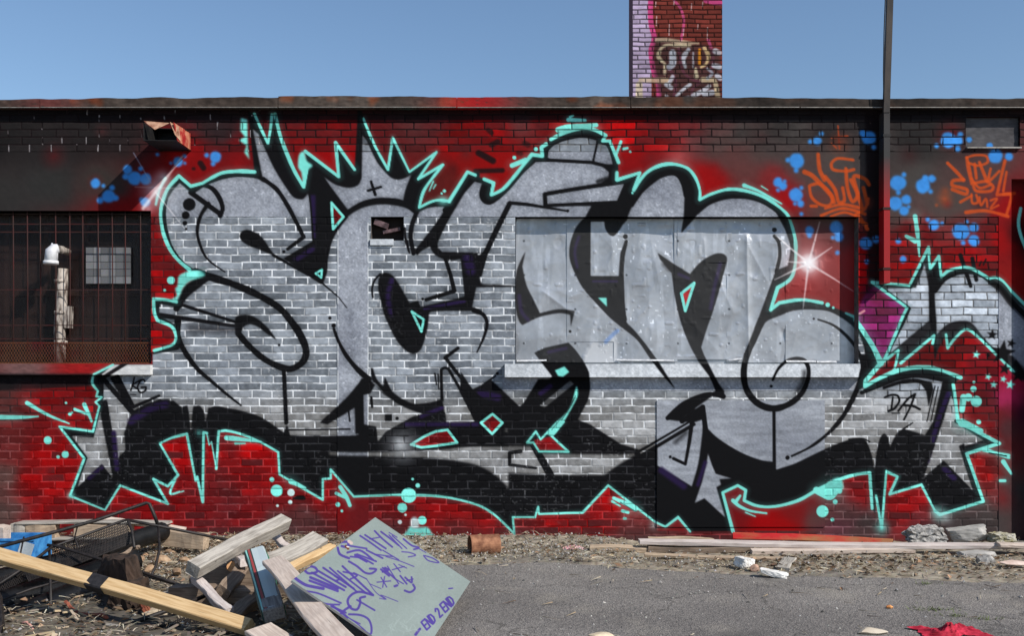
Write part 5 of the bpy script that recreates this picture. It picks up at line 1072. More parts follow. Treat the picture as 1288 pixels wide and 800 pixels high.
def litter():
    rnd = random.Random(5); mb = MB(); n = 0
    while n < 18000:
        if rnd.random() < .62:
            x = rnd.uniform(-4.6, 4.9); y = -abs(rnd.gauss(.7, .55)) if rnd.random() < .9 else rnd.uniform(-3.4, 0)
        else:
            x = rnd.uniform(-3.6, -1.0); y = rnd.uniform(-3.6, -.1)
        a, h = dirt_h(x, y)
        if y > -.02 or (x > 1.0 and y > -.82 and rnd.random() < .8) or rnd.random() > (a + .012) * (.35 if (x < -1.3 and y < -1.5) else 1) * (.35 + 1.1 * float(fbm(np.array([x + 20]), np.array([y + 20]), .45, 88)[0])): continue
        n += 1; z = h + rnd.uniform(.002, .03); an = rnd.uniform(0, 6.28)
        if rnd.random() < .35: an = rnd.gauss(.2, .35)
        d = Vector((math.cos(an), math.sin(an), rnd.uniform(-.25, .3))); s = Vector((-math.sin(an), math.cos(an), rnd.uniform(-.5, .5)))
        k = rnd.random(); p = Vector((x, y, z))
        if k < .60:      # straw
            l = rnd.uniform(.03, .12); w = rnd.uniform(.0012, .0032); b = rnd.uniform(.5, 1.25)
            c = [(.52, .44, .30), (.40, .32, .21), (.60, .54, .42), (.24, .17, .11)][rnd.randint(0, 3)]; c = [q * b for q in c]; u = Vector((0, 0, rnd.uniform(0, .014)))
            mb.add([p - d * l / 2 - s * w, p - d * l / 2 + s * w, p + u + s * w, p + u - s * w, p + d * l / 2 - s * w * .4, p + d * l / 2 + s * w * .4], [(0, 1, 2, 3), (3, 2, 5, 4)], c)
        elif k < (.70 if x < 1.6 and x > -1.0 else .88):    # leaf
            l = rnd.uniform(.012, .036); w = l * rnd.uniform(.3, .6); b = rnd.uniform(.45, 1.3)
            c = [(.36, .25, .16), (.26, .18, .12), (.50, .40, .28), (.42, .26, .16), (.16, .11, .075)][rnd.randint(0, 4)]; c = [q * b for q in c]; up = Vector((0, 0, rnd.uniform(.004, .02)))
            mb.add([p - d * l, p - s * w + up, p + d * l, p + s * w + up * .3, p + Vector((0, 0, -.001))], [(0, 1, 4), (1, 2, 4), (2, 3, 4), (3, 0, 4)], c)
        else:            # little stones
            r = rnd.uniform(.004, .014); g = rnd.uniform(.12, .5); V = [p + Vector((rnd.uniform(.6, 1) * r * math.cos(t), rnd.uniform(.6, 1) * r * math.sin(t), 0)) for t in (0, 1.3, 2.5, 3.8, 5)] + [p + Vector((0, 0, r))]
            mb.add(V, [(i, (i + 1) % 5, 5) for i in range(5)], (g, g * .96, g * .9))
    for i in range(420):     # splinters and scraps of wood between the timbers
        x = rnd.uniform(-3.7, -.7); y = rnd.uniform(-3.7, -.5)
        a, h = dirt_h(x, y)
        if a < .3: continue
        an = rnd.uniform(0, 6.28); l = rnd.uniform(.03, .16); w = rnd.uniform(.004, .018); p = Vector((x, y, h + rnd.uniform(.004, .03))); b = rnd.uniform(.5, 1.2)
        c = [(.42, .34, .25), (.30, .25, .20), (.52, .40, .26), (.16, .13, .11)][rnd.randint(0, 3)]
        mb.box(p, (l, w, rnd.uniform(.003, .012)), Matrix.Rotation(an, 3, 'Z') @ Matrix.Rotation(rnd.uniform(-.2, .2), 3, 'Y'), col=[q * b for q in c])
    m = vcol_mat('dead_leaves_and_straw', .9, .1); o = mb.build('dry_leaf_litter', m); tag(o, 'dry straw, dead leaves and grit scattered along the foot of the wall', 'leaf litter', kind='stuff')
    # loose grit on the asphalt
    mb = MB()
    for i in range(1500):
        y = -rnd.uniform(.7, 3.7); x = rnd.uniform(-1.4, 4.3) * (1 - .1 * y / 3)
        r = min(.02, .003 + rnd.expovariate(1 / .003)); g = rnd.uniform(.04, .4) if rnd.random() < .8 else .55; p = Vector((x, y, -.002))
        V = [p + Vector((rnd.uniform(.6, 1.1) * r * math.cos(t), rnd.uniform(.6, 1.1) * r * math.sin(t), 0)) for t in (0, 1.3, 2.5, 3.8, 5)] + [p + Vector((rnd.uniform(-.3, .3) * r, 0, r * rnd.uniform(.5, 1)))]
        mb.add(V, [(k, (k + 1) % 5, 5) for k in range(5)], (g, g * .95, g * .88))
    for i in range(90):
        y = -rnd.uniform(.9, 3.6); x = rnd.uniform(-1.0, 4.3); an = rnd.uniform(0, 3.14); l = rnd.uniform(.02, .08); d = Vector((math.cos(an), math.sin(an), 0)) * l; w = Vector((-math.sin(an), math.cos(an), 0)) * .002; p = Vector((x, y, .01)); c = [(.32, .25, .16), (.10, .07, .05), (.42, .36, .27)][rnd.randint(0, 2)]
        mb.add([p - d - w, p - d + w, p + d + w + Vector((0, 0, .006)), p + d - w], [(0, 1, 2, 3)], c)
    o = mb.build('loose_grit', m); tag(o, 'loose grit and twigs strewn over the grey asphalt', 'grit', kind='stuff')
    mb = MB()
    for cx, cy, n, s in [(1176, 768, 90, .10), (1200, 776, 40, .06), (1240, 780, 40, .05), (1182, 718, 30, .05), (1165, 735, 26, .05), (706, 694, 40, .06), (566, 690, 30, .05), (62, 794, 90, .10), (80, 788, 60, .07), (1100, 720, 24, .05)]:
        c0 = G(cx, cy)
        for i in range(n):
            a = rnd.uniform(0, 6.28); q = c0 + Vector((rnd.gauss(0, s) * rnd.random() * 1.5, rnd.gauss(0, s * .8) * rnd.random(), 0)); l = rnd.uniform(.012, .04); d = Vector((math.cos(a) * 1.1, math.sin(a) * 1.1, .7)) * l; w = Vector((-math.sin(a), math.cos(a), 0)) * .003
            b = rnd.uniform(.6, 1.3); mb.add([q - w + Vector((0, 0, .0)), q + w, q + d], [(0, 1, 2)], (.13 * b, .17 * b, .05 * b))
    o = mb.build('grass_tuft', vcol_mat('weed_green', .8, .2)); tag(o, 'small green weeds sprouting in the asphalt and dirt', 'grass', kind='stuff')
litter()

# ------------------------------------------------------------------ timber and rubble along the wall on the right
W_GREY = wood_mat('grey_weathered_wood', (.42, .385, .335), (.24, .215, .185), dirt=(.16, .135, .11))
W_PALE = wood_mat('pale_wood', (.60, .50, .42), (.44, .35, .29), dirt=(.30, .24, .20), dirtamt=.35)
W_PINK = wood_mat('whitish_pink_wood', (.58, .51, .47), (.42, .35, .32), dirt=(.30, .25, .22), dirtamt=.5)
W_YEL = wood_mat('fresh_yellow_wood', (.60, .42, .225), (.47, .30, .14), dirt=(.40, .26, .13), dirtamt=.25)
W_BRN = wood_mat('brown_wood', (.27, .20, .145), (.15, .105, .075), dirt=(.09, .07, .055))
W_TAN = wood_mat('tan_wood', (.47, .36, .25), (.31, .225, .155), dirt=(.19, .145, .11))
M_STONE = mat('broken_concrete', (.16, .15, .14), (.46, .44, .41), 28, .95, bump=.9, bdist=.02, detail=8)
M_SLAB = mat('concrete_slab', (.30, .285, .26), (.42, .40, .37), 14, .9, bump=.4)
M_LICH = mat('lichen_concrete', (.24, .21, .10), (.40, .38, .34), 18, .95, bump=.8, bdist=.015)
def wb(px, py, d, dz=0): p = W(px, py, CAM_D - d); p.z += dz; return p
LG = 'boards lying along the foot of the wall'
def wz(px, py, z): dist = (CAM_Z - z) * FPX / (py - 472.0); return Vector(((px - 644.0) * dist / FPX, dist - CAM_D, z))
board('wood_board', wz(804, 683, .085), wz(1300, 687.5, .072), .09, .036, 6, W_PINK, 'longest pale board on the ground, running below the silver star to the right edge', 'board', group=LG, warp=.008, seed=1)
board('wood_board', wz(945, 693.5, .034), wz(1150, 693, .030), .06, .04, 10, W_PALE, 'whitish board with a clean sawn end lying in front of the longest board', 'board', group=LG, seed=2)
board('wood_board', wz(815, 690.5, .035), wz(948, 692, .032), .06, .05, 6, W_BRN, 'short brown board wedged under the left end of the longest board', 'board', group=LG, seed=3)
board('wood_board', wz(811, 699, .03), wz(987, 703.5, .026), .05, .028, 8, W_TAN, 'thin tan strip of wood lying nearest the asphalt at the left of the boards', 'board', group=LG, seed=4)
board('wood_board', wz(742, 690, .03), wz(830, 691, .03), .07, .045, 10, W_TAN, 'leftmost tan board end beside the pink scraps of paper', 'board', group=LG, seed=5)
board('wood_board', wz(815, 677.5, .07), wz(897, 680, .05), .04, .04, 0, W_TAN, 'short tan offcut lying behind the longest board against the painted panel', 'board', group=LG, seed=6)
M_REDWOOD = mat('red_sprayed_wood', L3(190, 30, 34), L3(160, 104, 66), 2.2, .7, stretch=(1, 3, 3), lo=.42, hi=.62)
board('wood_board', wz(922, 673.5, .085), wz(1122, 682, .045), .04, .06, -12, M_REDWOOD, 'orange brown board with red overspray leaning on the wall foot behind the others', 'board', group=LG, seed=7)
board('wood_board', wz(984, 716, .02), wz(993, 702, .05), .10, .02, 0, W_GREY, 'stubby grey wooden peg sticking out from under the thin strip', 'board', group=LG, seed=8, nseg=3)
board('wood_board', wz(1255, 686, .09), wz(1330, 688, .09), .13, .03, 0, W_PALE, 'pale plank lying on rubble at the right edge of the photo', 'board', group=LG, seed=9)
RG = 'lumps of broken concrete by the wall'
chunk('concrete_chunk', wz(1162, 674.5, .10), (.31, .18, .155), M_STONE, 'rough jagged chunk of broken concrete standing behind the long board', 'concrete chunk', 3, 4, .16, RG)
chunk('concrete_chunk', wz(1217, 672.5, .10), (.30, .14, .12), M_SLAB, 'smoother grey concrete slab tilted against the wall', 'concrete chunk', 8, -8, .03, RG, tilt=-9)
chunk('concrete_chunk', wz(1259, 677, .08), (.22, .15, .09), M_LICH, 'lichen yellow lump of concrete at the foot of the grey column', 'concrete chunk', 12, 10, .14, RG)
chunk('concrete_chunk', wz(1229, 697.5, .03), (.30, .12, .05), M_SLAB, 'flat concrete block propping up the long board from below', 'concrete chunk', 15, 2, .03, RG)
M_WHITE = mat('white_stone', (.52, .50, .47), (.80, .78, .74), 20, .8, bump=.3)
chunk('white_stone', wz(936, 709.5, .045), (.115, .11, .095), M_WHITE, 'white angular stone with a dark base in the straw', 'stone', 4, 30, .05, tilt=12)
rock('red_stone', wz(949.5, 715, .03), (.07, .06, .05), mat('reddish_stone', (.34, .20, .14), (.46, .30, .22), 20), 'small reddish stone touching the white stone', 'stone', 6, 0, .2)
chunk('stone_shard', wz(974, 722, .025), (.19, .07, .04), M_WHITE, 'long white shard lying on the straw below the thin strip', 'stone', 9, -16, .06, tilt=9)
rock('beige_slab', G(1097, 797) + Vector((0, 0, .01)), (.16, .12, .03), mat('beige_stone', (.48, .40, .30), (.62, .54, .42), 12), 'flat beige stone lying on the asphalt at the bottom edge', 'stone', 21, 10, .1)
rock('grey_stone', G(1240, 712) + Vector((0, 0, .04)), (.14, .11, .09), M_STONE, 'dark grey stone half buried in dead leaves at the right', 'stone', 23, 30, .3)
rock('paper_scrap', G(1276, 716) + Vector((0, 0, .05)), (.24, .09, .03), mat('curled_bark', (.44, .32, .26), (.62, .50, .43), 10), 'curled pale pink scrap on the leaves at the right edge', 'scrap', 27, 12, .2, tilt=8)
rock('orange_pebble', G(1119, 765.5) + Vector((0, 0, .008)), (.035, .03, .025), mat('orange_stone', L3(214, 128, 66), L3(226, 160, 100), 20), 'tiny bright orange pebble alone on the asphalt', 'pebble', 30)
rock('beige_offcut', G(758, 801) + Vector((0, 0, .01)), (.13, .08, .03), mat('cut_wood', (.55, .44, .30), (.66, .56, .40), 12), 'beige lump cut by the bottom edge in the middle of the asphalt', 'stone', 33, 10, .1)
# rusty pipe offcut
pc = wz(609, 686, .086); rp = thing('rusty_pipe', 'short rusty piece of wide steel pipe lying on the gravel, open end to the left', 'pipe', pc)
mb = MB(); n = 28; Lp = .125; r0, r1 = .088, .078; V = []; F = []; ax = Vector((.965, .26, .0)).normalized(); sd_ = Vector((-.26, .965, 0)).normalized(); up_ = ax.cross(sd_).normalized()
for t, r in ((-1, r0), (1, r0), (1, r1), (-1, r1)):
    for k in range(n): a = 2 * math.pi * k / n; V.append(ax * Lp * t + (sd_ * math.cos(a) + up_ * math.sin(a)) * r)
for i in range(4):
    for k in range(n): F.append((i * n + k, i * n + (k + 1) % n, ((i + 1) % 4) * n + (k + 1) % n, ((i + 1) % 4) * n + k))
mb.add(V, F); o = mb.build('pipe_wall', mat('rust', L3(104, 66, 48), L3(158, 112, 84), 18, .9, bump=.5, stretch=(1, 1, 1)), rp)
# scraps of paper
def crumple(name, c, lx, ly, hz, m, label, cat, seed, n=16, ragged=.35):
    rnd = random.Random(seed); mb = MB(); V = []; F = []
    for i in range(n + 1):
        for j in range(n + 1):
            u = i / n - .5; v = j / n - .5
            e = 1 + ragged * (float(vnoise(np.array([i * 1.0]), np.array([j * 1.0]), 2.3, seed % 50)[0]) - .5) * 2 * max(abs(u), abs(v)) * 2
            zz = hz * (float(vnoise(np.array([i * 1.0]), np.array([j * 1.0 + 40]), 2.0, seed % 50)[0]) * .7 + rnd.random() * .3) * (1 - .6 * max(abs(u), abs(v)) * 2)
            V.append((u * lx * e + rnd.uniform(-.01, .01) * lx, v * ly * e + rnd.uniform(-.02, .02) * ly, max(.004, zz)))
    for i in range(n):
        for j in range(n): a = i * (n + 1) + j; F.append((a, a + n + 1, a + n + 2, a + 1))
    mb.add(V, F); o = mb.build(name, m); o.location = c; tag(o, label, cat); return o
def cloth(name, c, lx, ly, hz, m, label, cat, seed):
    n = 60; u = np.linspace(-.5, .5, n + 1); gu, gv = np.meshgrid(u, u)
    th_ = np.arctan2(gv, gu); e = .78 + .5 * (fbm(np.cos(th_) * 1.6 + 5, np.sin(th_) * 1.6 + 5, .8, seed) - .3)
    fold = (1 - np.abs(2 * fbm(gu * 5 + 9 + gv * 2, gv * 4 + 9, 1.0, seed + 3) - 1)) ** 3
    z = hz * (fold * .8 + .4 * fbm(gu * 8 + 3, gv * 8 + 3, 1.0, seed + 7)) * np.clip(1.25 - 2.1 * np.maximum(np.abs(gu), np.abs(gv)), .12, 1)
    P = np.stack([gu * lx * e, gv * ly * e + .03 * np.sin(gu * 9), np.maximum(z, .004)], -1).reshape(-1, 3); q = np.arange((n + 1) ** 2).reshape(n + 1, n + 1)
    F = np.stack([q[:-1, :-1], q[:-1, 1:], q[1:, 1:], q[1:, :-1]], -1).reshape(-1, 4)
    me = bpy.data.meshes.new(name); me.from_pydata(P.tolist(), [], F.tolist()); me.polygons.foreach_set('use_smooth', [True] * len(F)); o = link(me, name, m); o.location = c; tag(o, label, cat); return o
cloth('red_cloth', G(1194, 797), .42, .24, .06, mat('red_fabric', L3(132, 12, 30), L3(196, 46, 70), 22, .85, bump=.3), 'crumpled bright red rag lying on the asphalt in the lower right', 'rag', 104).rotation_euler = (0, 0, .12)
crumple('pink_paper', wb(722, 692, .40), .17, .12, .07, mat('pink_paper', L3(196, 120, 126), L3(224, 190, 190), 20, .8), 'crumpled pink paper among the gravel left of the boards', 'scrap', 7, 10)
crumple('red_tape', wb(700, 687.5, .16), .22, .05, .03, mat('faded_red', L3(196, 84, 84), L3(224, 150, 150), 20, .7), 'faded red strip of plastic against the foot of the wall', 'scrap', 9, 8)
board('stick', wb(764, 738, 1.65, .01), wb(790, 728, 1.40, .02), .008, .008, 0, W_TAN, 'thin bent dry twig lying on the asphalt in the middle', 'twig', nseg=6, warp=.012, bev=.001, seed=41)
board('stick', wb(1040, 727, 1.02, .03), wb(1064, 717, .90, .04), .01, .01, 0, W_PALE, 'pale twig on the dead leaves right of the white shard', 'twig', nseg=6, warp=.012, bev=.001, seed=42)
# ------------------------------------------------------------------ the pile on the left
PG = 'lumber thrown on the pile'
# yellow beam with its black strap
bm0, bm1 = W(-60, 682, 6.45), W(314, 789, 5.66)
beam = thing('yellow_beam', 'long fresh yellow timber beam lying across the pile with a black strap around it', 'beam', (bm0 + bm1) / 2)
o = board('beam', bm0, bm1, .085, .062, 38, W_YEL, warp=.004, seed=50); o.parent = beam; o.matrix_parent_inverse = Matrix.Translation(beam.location).inverted()
t0, t1 = .497, .552; q0, q1 = bm0.lerp(bm1, t0), bm0.lerp(bm1, t1)
M_STRAP = mat('black_strap', L3(26, 25, 27), L3(46, 44, 46), 30, .75)
s_ = board('strap', q0, q1, .094, .071, 38, M_STRAP, seed=51, nseg=2, warp=.0, bev=.008); s_.parent = beam; s_.matrix_parent_inverse = Matrix.Translation(beam.location).inverted()
mb = MB(); e0 = W(134, 741, 6.02); mb.box(e0 + Vector((0, 0, -.03)), (.035, .012, .10), Matrix.Rotation(.25, 3, 'Y')); x_ = mb.build('strap_tail', M_STRAP, None); x_.parent = beam; x_.location = -beam.location

# purple tagged grey-green sheet
T = Vector((-.9233, 6.7098 - 9, .5512)); Rr = Vector((-.2787, 6.6494 - 9, .1291)); Lf = Vector((-1.1366, 5.1246 - 9, .4523)); Bt = Rr + Lf - T
CB = Canvas(330, 630, 610, 860, 4, (150, 162, 157))
PU = (82, 66, 150)
def zb(s): return np.array([[340 + float(a) / 4.954, 640 + float(b) / 4.954] for a, b in (w.split(',') for w in s.split())])
for s, w in [("150,430 190,460 230,480 330,500",10),("212,385 245,362 280,370 290,395 240,405 215,388",8),("250,430 420,500",9),("245,450 420,515",8),("260,400 460,510",7),("300,390 470,490",7),("330,370 520,500",7),("370,370 540,520",6),("420,390 600,530",6),("450,360 640,540",7),("455,395 540,415 500,440",6),("400,420 430,440 410,450",6),("220,515 300,530 440,590",6),("220,520 330,590 430,600",6),("390,610 440,645 480,680",8),("420,680 455,640 500,610",8),("380,610 470,650",7),
  ("640,540 560,520 510,535 482,575 500,620 540,630 560,590 560,560 590,550",8),("540,570 650,635",6),("470,670 530,710 590,760",5),("490,660 560,665 610,690 630,740 622,785 570,750",7),("500,690 560,720",5),
  ("420,245 430,280 450,295 490,310",8),("430,215 455,208 485,212 480,240 445,235",8),("480,230 540,240 600,250",6),("480,275 560,262 640,320",7),("490,330 540,360 590,400 630,405 660,380 620,375",7),("500,300 570,310 640,345",6),("530,290 600,330",9),("540,285 660,330",6),("600,260 700,310",6),("650,285 760,300",5),
  ("560,170 620,210 690,260",6),("590,165 660,210 720,250",6),("650,140 700,190 760,240",6),("690,145 750,190 800,230",6),("740,165 820,250",5),("760,170 850,250",5),("830,190 880,230 925,245 895,255",6),("860,180 930,240",4),("620,190 680,180",5),("720,300 800,325 895,362",4),("700,260 800,320",5),("820,270 870,275 905,292 860,302",5),("925,250 970,275",3.5),("955,295 985,325 1050,338 1012,310 957,293",5),("740,150 790,180",4),
  ("690,430 725,490",5),("665,460 750,452",5),("712,425 700,492",5),("690,380 740,420",7),("700,370 780,440",6),("700,395 735,385 715,370",7),("730,360 800,470",5),("770,345 810,395",5),("835,362 760,382",5),("800,350 850,372",4),("780,440 830,470",5),("775,485 790,480",8),("810,420 850,470",6),("840,430 880,462 880,428",6),("850,450 890,440",5),("890,475 900,500 872,522 838,512",7),("680,560 722,566 690,540 795,580",3.5),("600,440 655,520 712,563",3.5),("520,400 600,440",5),("620,470 690,500",3.5),
  ("905,787 932,752",9)]:
    CB.stroke(pts(' '.join('%f,%f' % tuple(p) for p in zb(s))), w / 4.954 * (1.9 if w >= 6 else 1.5), PU, soft=.5, op=.92)
GL = {'E': ["1,0 0,0 0,1 1,1", "0,.5 .8,.5"], 'N': ["0,0 0,1 1,0 1,1"], 'D': ["0,0 0,1 .7,.9 1,.5 .7,.1 0,0"], '2': ["0,.8 .4,1 .9,.85 .8,.6 0,0 1,0"]}
for ch, off in [('E', 0), ('N', 30), ('D', 60), ('2', 112), ('E', 158), ('N', 188), ('D', 220)]:
    for st in GL[ch]:
        q = []
        for w in st.split():
            a, b = map(float, w.split(',')); x = 975 + .73 * (off + a * 22) - .48 * b * 72; y = 757 - .69 * (off + a * 22) - .66 * b * 72; q.append((340 + x / 4.954, 640 + y / 4.954))
        CB.stroke(np.array(q), 2.3, PU, soft=.5, op=.95)
CB.stroke(zb("1112,500 1136,497"), 1.6, PU, soft=.5)
for k in range(26):
    rr_ = random.Random(k); x = 720 + rr_.random() * 190; y = 640 + rr_.random() * 120; CB.stroke(zb("%f,%f %f,%f" % (x, y, x + rr_.uniform(-60, 60), y + rr_.uniform(10, 60))), .8, (182, 196, 190), soft=1.2, op=.35)
CB.stroke(zb("470,235 485,250"), 3, (110, 60, 40), soft=1); CB.stroke(zb("490,205 505,215"), 4, (214, 190, 180), soft=1); CB.stroke(zb("478,238 488,240"), 1.6, (240, 230, 220), soft=.5)
gb = thing('tagged_panel', 'grey green sheet leaning on the pile, scrawled with purple tags and END 2 END', 'panel', (T + Rr + Lf + Bt) / 4)
nu, nv = 230, 420; u = np.linspace(0, 1, nu)[None, :, None]; v = np.linspace(0, 1, nv)[:, None, None]
P3 = np.array(T) * (1 - u) * (1 - v) + np.array(Rr) * u * (1 - v) + np.array(Lf) * (1 - u) * v + np.array(Bt) * u * v
nrm = np.array((Rr - T).cross(Lf - T).normalized()); nrm = nrm * np.sign(nrm[2])
P3 = P3 + nrm * (.006 * np.sin(u * 2.2) * np.sin(v * 3.1))
dist = P3[..., 1] + CAM_D; sx = (644 + P3[..., 0] * FPX / dist).astype(np.float32); sy = (472 + (CAM_Z - P3[..., 2]) * FPX / dist).astype(np.float32)
cc = CB.sample(sx, sy, CB.rgb) * (1 + .10 * (fbm(sx, sy, 30, 15, 4) - .5) + .05 * (vnoise(sx, sy, 1.2, 16) - .5))[..., None]
cc = lin(np.clip(cc, 0, 255)) * .66
th = .012; Pb = P3 - nrm * th; nn = nu * nv; q = np.arange(nn).reshape(nv, nu)
F = np.stack([q[:-1, :-1], q[:-1, 1:], q[1:, 1:], q[1:, :-1]], -1).reshape(-1, 4)
ring = np.concatenate([q[0, :], q[1:, -1], q[-1, -2::-1], q[-2:0:-1, 0]]); k = len(ring); fr = P3.reshape(-1, 3)[ring]; bk = Pb.reshape(-1, 3)[ring]
co = np.concatenate([P3.reshape(-1, 3), fr, bk, Pb.reshape(-1, 3)[[0, nu - 1, nn - 1, nn - nu]]]) - np.array(gb.location)
i = np.arange(k); j = (i + 1) % k; F = F.tolist() + np.stack([nn + i, nn + k + i, nn + k + j, nn + j], -1).tolist() + [[nn + 2 * k, nn + 2 * k + 1, nn + 2 * k + 2, nn + 2 * k + 3]]
me = bpy.data.meshes.new('sheet'); me.from_pydata(co.tolist(), [], F)
a = me.attributes.new('paint', 'FLOAT_COLOR', 'POINT'); ca = np.concatenate([cc.reshape(-1, 3), np.full((2 * k + 4, 3), .22)]); a.data.foreach_set('color', np.c_[ca, np.ones(len(ca))].astype(np.float32).ravel())
a = me.attributes.new('gloss', 'FLOAT', 'POINT'); a.data.foreach_set('value', np.full(len(ca), .55, np.float32))
link(me, 'sheet', paint_material('painted_board', bump=.06), gb)

# corrugated black drain pipes
def drain(p0, p1, r, label):
    p0 = Vector(p0); p1 = Vector(p1); n = int((p1 - p0).length / .018); P = []; rs = []
    for i in range(n + 1):
        t = i / n; P.append(p0.lerp(p1, t) + Vector((0, 0, -.02 * math.sin(t * 3.14)))); rs.append(r + (.0 if i % 2 else -.009))
    mb = MB(); mb.tube(P, rs, 20); o = mb.build('drain_pipe', M_DRAIN, None, (p0 + p1) / 2); tag(o, label, 'drain pipe', 'black corrugated pipes'); return o
M_DRAIN = mat('black_plastic', L3(9, 9, 10), L3(24, 24, 25), 14, .38, bump=.1, spec=.5)
drain(W(-80, 750, 6.35), W(206, 668, 8.25), .078, 'uppermost black corrugated pipe, its far end by the thin metal upright')
drain(W(-80, 785, 6.02), W(166, 706, 7.6), .10, 'middle black corrugated pipe running behind the yellow beam')
drain(W(-80, 816, 5.80), W(122, 738, 6.95), .10, 'lowest black corrugated pipe, nearest the bottom left corner')

# bent metal frame with expanded mesh
fr = thing('wire_rack', 'bent black metal frame with expanded mesh panels lying over the pipes', 'rack', W(150, 690, 7))
M_IRON = mat('black_iron', L3(24, 22, 22), L3(48, 42, 40), 26, .55)
def rail(Pn, r=.011, name='rail'):
    mb = MB(); mb.tube([W(*p) for p in Pn], r, 8); o = mb.build(name, M_IRON, None); o.parent = fr; o.location = -fr.location
rail([(-60, 704, 6.7), (60, 672, 6.95), (120, 655, 7.1), (184, 633, 7.3), (188, 634, 7.3), (194, 648, 7.3), (199, 662, 7.3)], .013)
rail([(20, 726, 6.6), (62, 690, 6.85), (110, 672, 7.0), (156, 655, 7.2), (161, 654, 7.2), (166, 668, 7.15), (169, 690, 7.0)])
rail([(161, 654.5, 7.2), (200, 662, 7.3), (250, 672, 7.4), (292, 681, 7.6)])
rail([(60, 686, 6.85), (75, 688, 6.82), (130, 705, 6.7), (190, 724, 6.6), (250, 744, 6.5)])
rail([(199, 662, 7.3), (201, 690, 7.1), (196, 712, 7.0), (185, 736, 6.8)], .009)
rail([(158, 718, 6.75), (205, 731, 6.65), (262, 748, 6.5)], .008); rail([(66, 688, 6.83), (25, 718, 6.6), (-40, 760, 6.3)], .010)
rail([(168, 690, 7.02), (155, 715, 6.8), (150, 740, 6.7)], .008); rail([(97, 664, 7.05), (94, 676, 6.95), (99, 690, 6.85)], .005)
rail([(-40, 770, 6.2), (40, 741, 6.5), (130, 716, 6.85)], .008); rail([(62, 690, 6.86), (63, 716, 6.7), (64, 762, 6.4)], .009); rail([(120, 793, 5.9), (160, 786, 5.95), (230, 762, 6.15), (262, 748, 6.3)], .014); rail([(30, 676, 7.2), (25, 700, 7.0)], .006); rail([(-20, 716, 6.7), (60, 700, 6.9), (160, 676, 7.2)], .007)
def mesh_panel(a, b, c, d, n, m_):
    a, b, c, d = (W(*p) for p in (a, b, c, d)); mb = MB()
    def P(u, v): return a.lerp(b, u).lerp(d.lerp(c, u), v)
    for i in range(-m_, n):
        for sg in (0, 1):
            u0, u1 = i / n, (i + m_ * 1.0) / n; v0, v1 = (0, 1) if sg == 0 else (1, 0)
            lo, hi = max(0, u0), min(1, u1)
            if hi <= lo: continue
            f = lambda uu: v0 + (v1 - v0) * (uu - u0) / (u1 - u0)
            mb.tube([P(lo, f(lo)), P(hi, f(hi))], 0.0028, 4, caps=False)
    o = mb.build('mesh_panel', M_IRON, None); o.parent = fr; o.location = -fr.location
mesh_panel((64, 691, 6.85), (160, 656, 7.2), (166, 684, 7.15), (84, 716, 6.75), 46, 5)
mesh_panel((30, 720, 6.6), (98, 697, 6.85), (104, 708, 6.8), (36, 732, 6.55), 34, 4)
mesh_panel((-40, 742, 6.4), (62, 702, 6.85), (64, 716, 6.75), (-40, 764, 6.3), 34, 4)
mesh_panel((190, 792, 5.85), (250, 770, 6.1), (262, 786, 6.0), (205, 806, 5.75), 26, 4)

# split log standing under the beam
lc = W(152, 748, 6.55); lc.z = 0; lg = thing('split_log', 'dark split log standing under the yellow beam beside a pale sawn lump', 'log', lc)
M_BARK = mat('bark', L3(34, 28, 24), L3(72, 56, 46), 16, .95, bump=.9, bdist=.012, stretch=(1, 1, .35)); M_SAWN = mat('sawn_wood', L3(150, 134, 112), L3(196, 180, 156), 9, .85)
o = chunk('bark_slab', Vector((0, 0, .155)), (.36, .15, .33), M_BARK, None, None, 61, -34, .05); o.parent = lg
o = chunk('bark_slab', Vector((.12, -.16, .09)), (.20, .22, .2), M_BARK, None, None, 63, -20, .07); o.parent = lg
pe = W(199, 777, 6.22) - lc
o = chunk('sawn_end', pe, (.17, .10, .13), M_SAWN, None, None, 66, 28, .03, tilt=-14); o.parent = lg
o = chunk('red_bark_rim', pe + Vector((-.075, .01, .03)), (.05, .12, .17), mat('red_bark_rim', L3(96, 48, 36), L3(140, 84, 62), 20, .9), None, None, 68, 28, .05, tilt=-18); o.parent = lg

# timbers on the right of the pile
board('lumber', W(242, 717, 6.25), W(357, 655.5, 7.15), .10, .088, 24, W_GREY, 'thick grey post propped up on the pile, pointing up to the right', 'lumber', group=PG, seed=60)
board('lumber', W(246, 729, 6.35), W(289, 771, 5.95), .055, .05, 12, W_PINK, 'short whitish pink stick slanting down from the grey post', 'lumber', group=PG, seed=61)
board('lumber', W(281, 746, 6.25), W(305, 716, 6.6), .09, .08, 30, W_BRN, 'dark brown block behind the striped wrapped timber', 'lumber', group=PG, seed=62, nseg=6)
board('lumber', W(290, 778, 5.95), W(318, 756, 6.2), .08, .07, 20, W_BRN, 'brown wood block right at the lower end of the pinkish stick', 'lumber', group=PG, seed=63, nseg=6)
board('lumber', W(343, 706, 5.95), W(432, 812, 4.55), .125, .03, 12, W_PALE, 'wide pale plank running down the left side of the tagged panel', 'lumber', group=PG, seed=64)
board('lumber', W(326, 790, 5.1), W(440, 880, 4.45), .15, .03, 8, W_PALE, 'pale plank with a dark joint cut off by the bottom edge', 'lumber', group=PG, seed=65)
board('lumber', W(334, 712, 6.65), W(402, 678, 7.25), .145, .045, 22, W_GREY, 'grey board with nail holes, yellow on its lower edge, above the panel corner', 'lumber', group=PG, seed=66)
board('lumber', W(352, 722, 6.6), W(418, 689, 7.2), .06, .05, 20, W_YEL, 'yellowish board lying just below the grey board with nail holes', 'lumber', group=PG, seed=67)
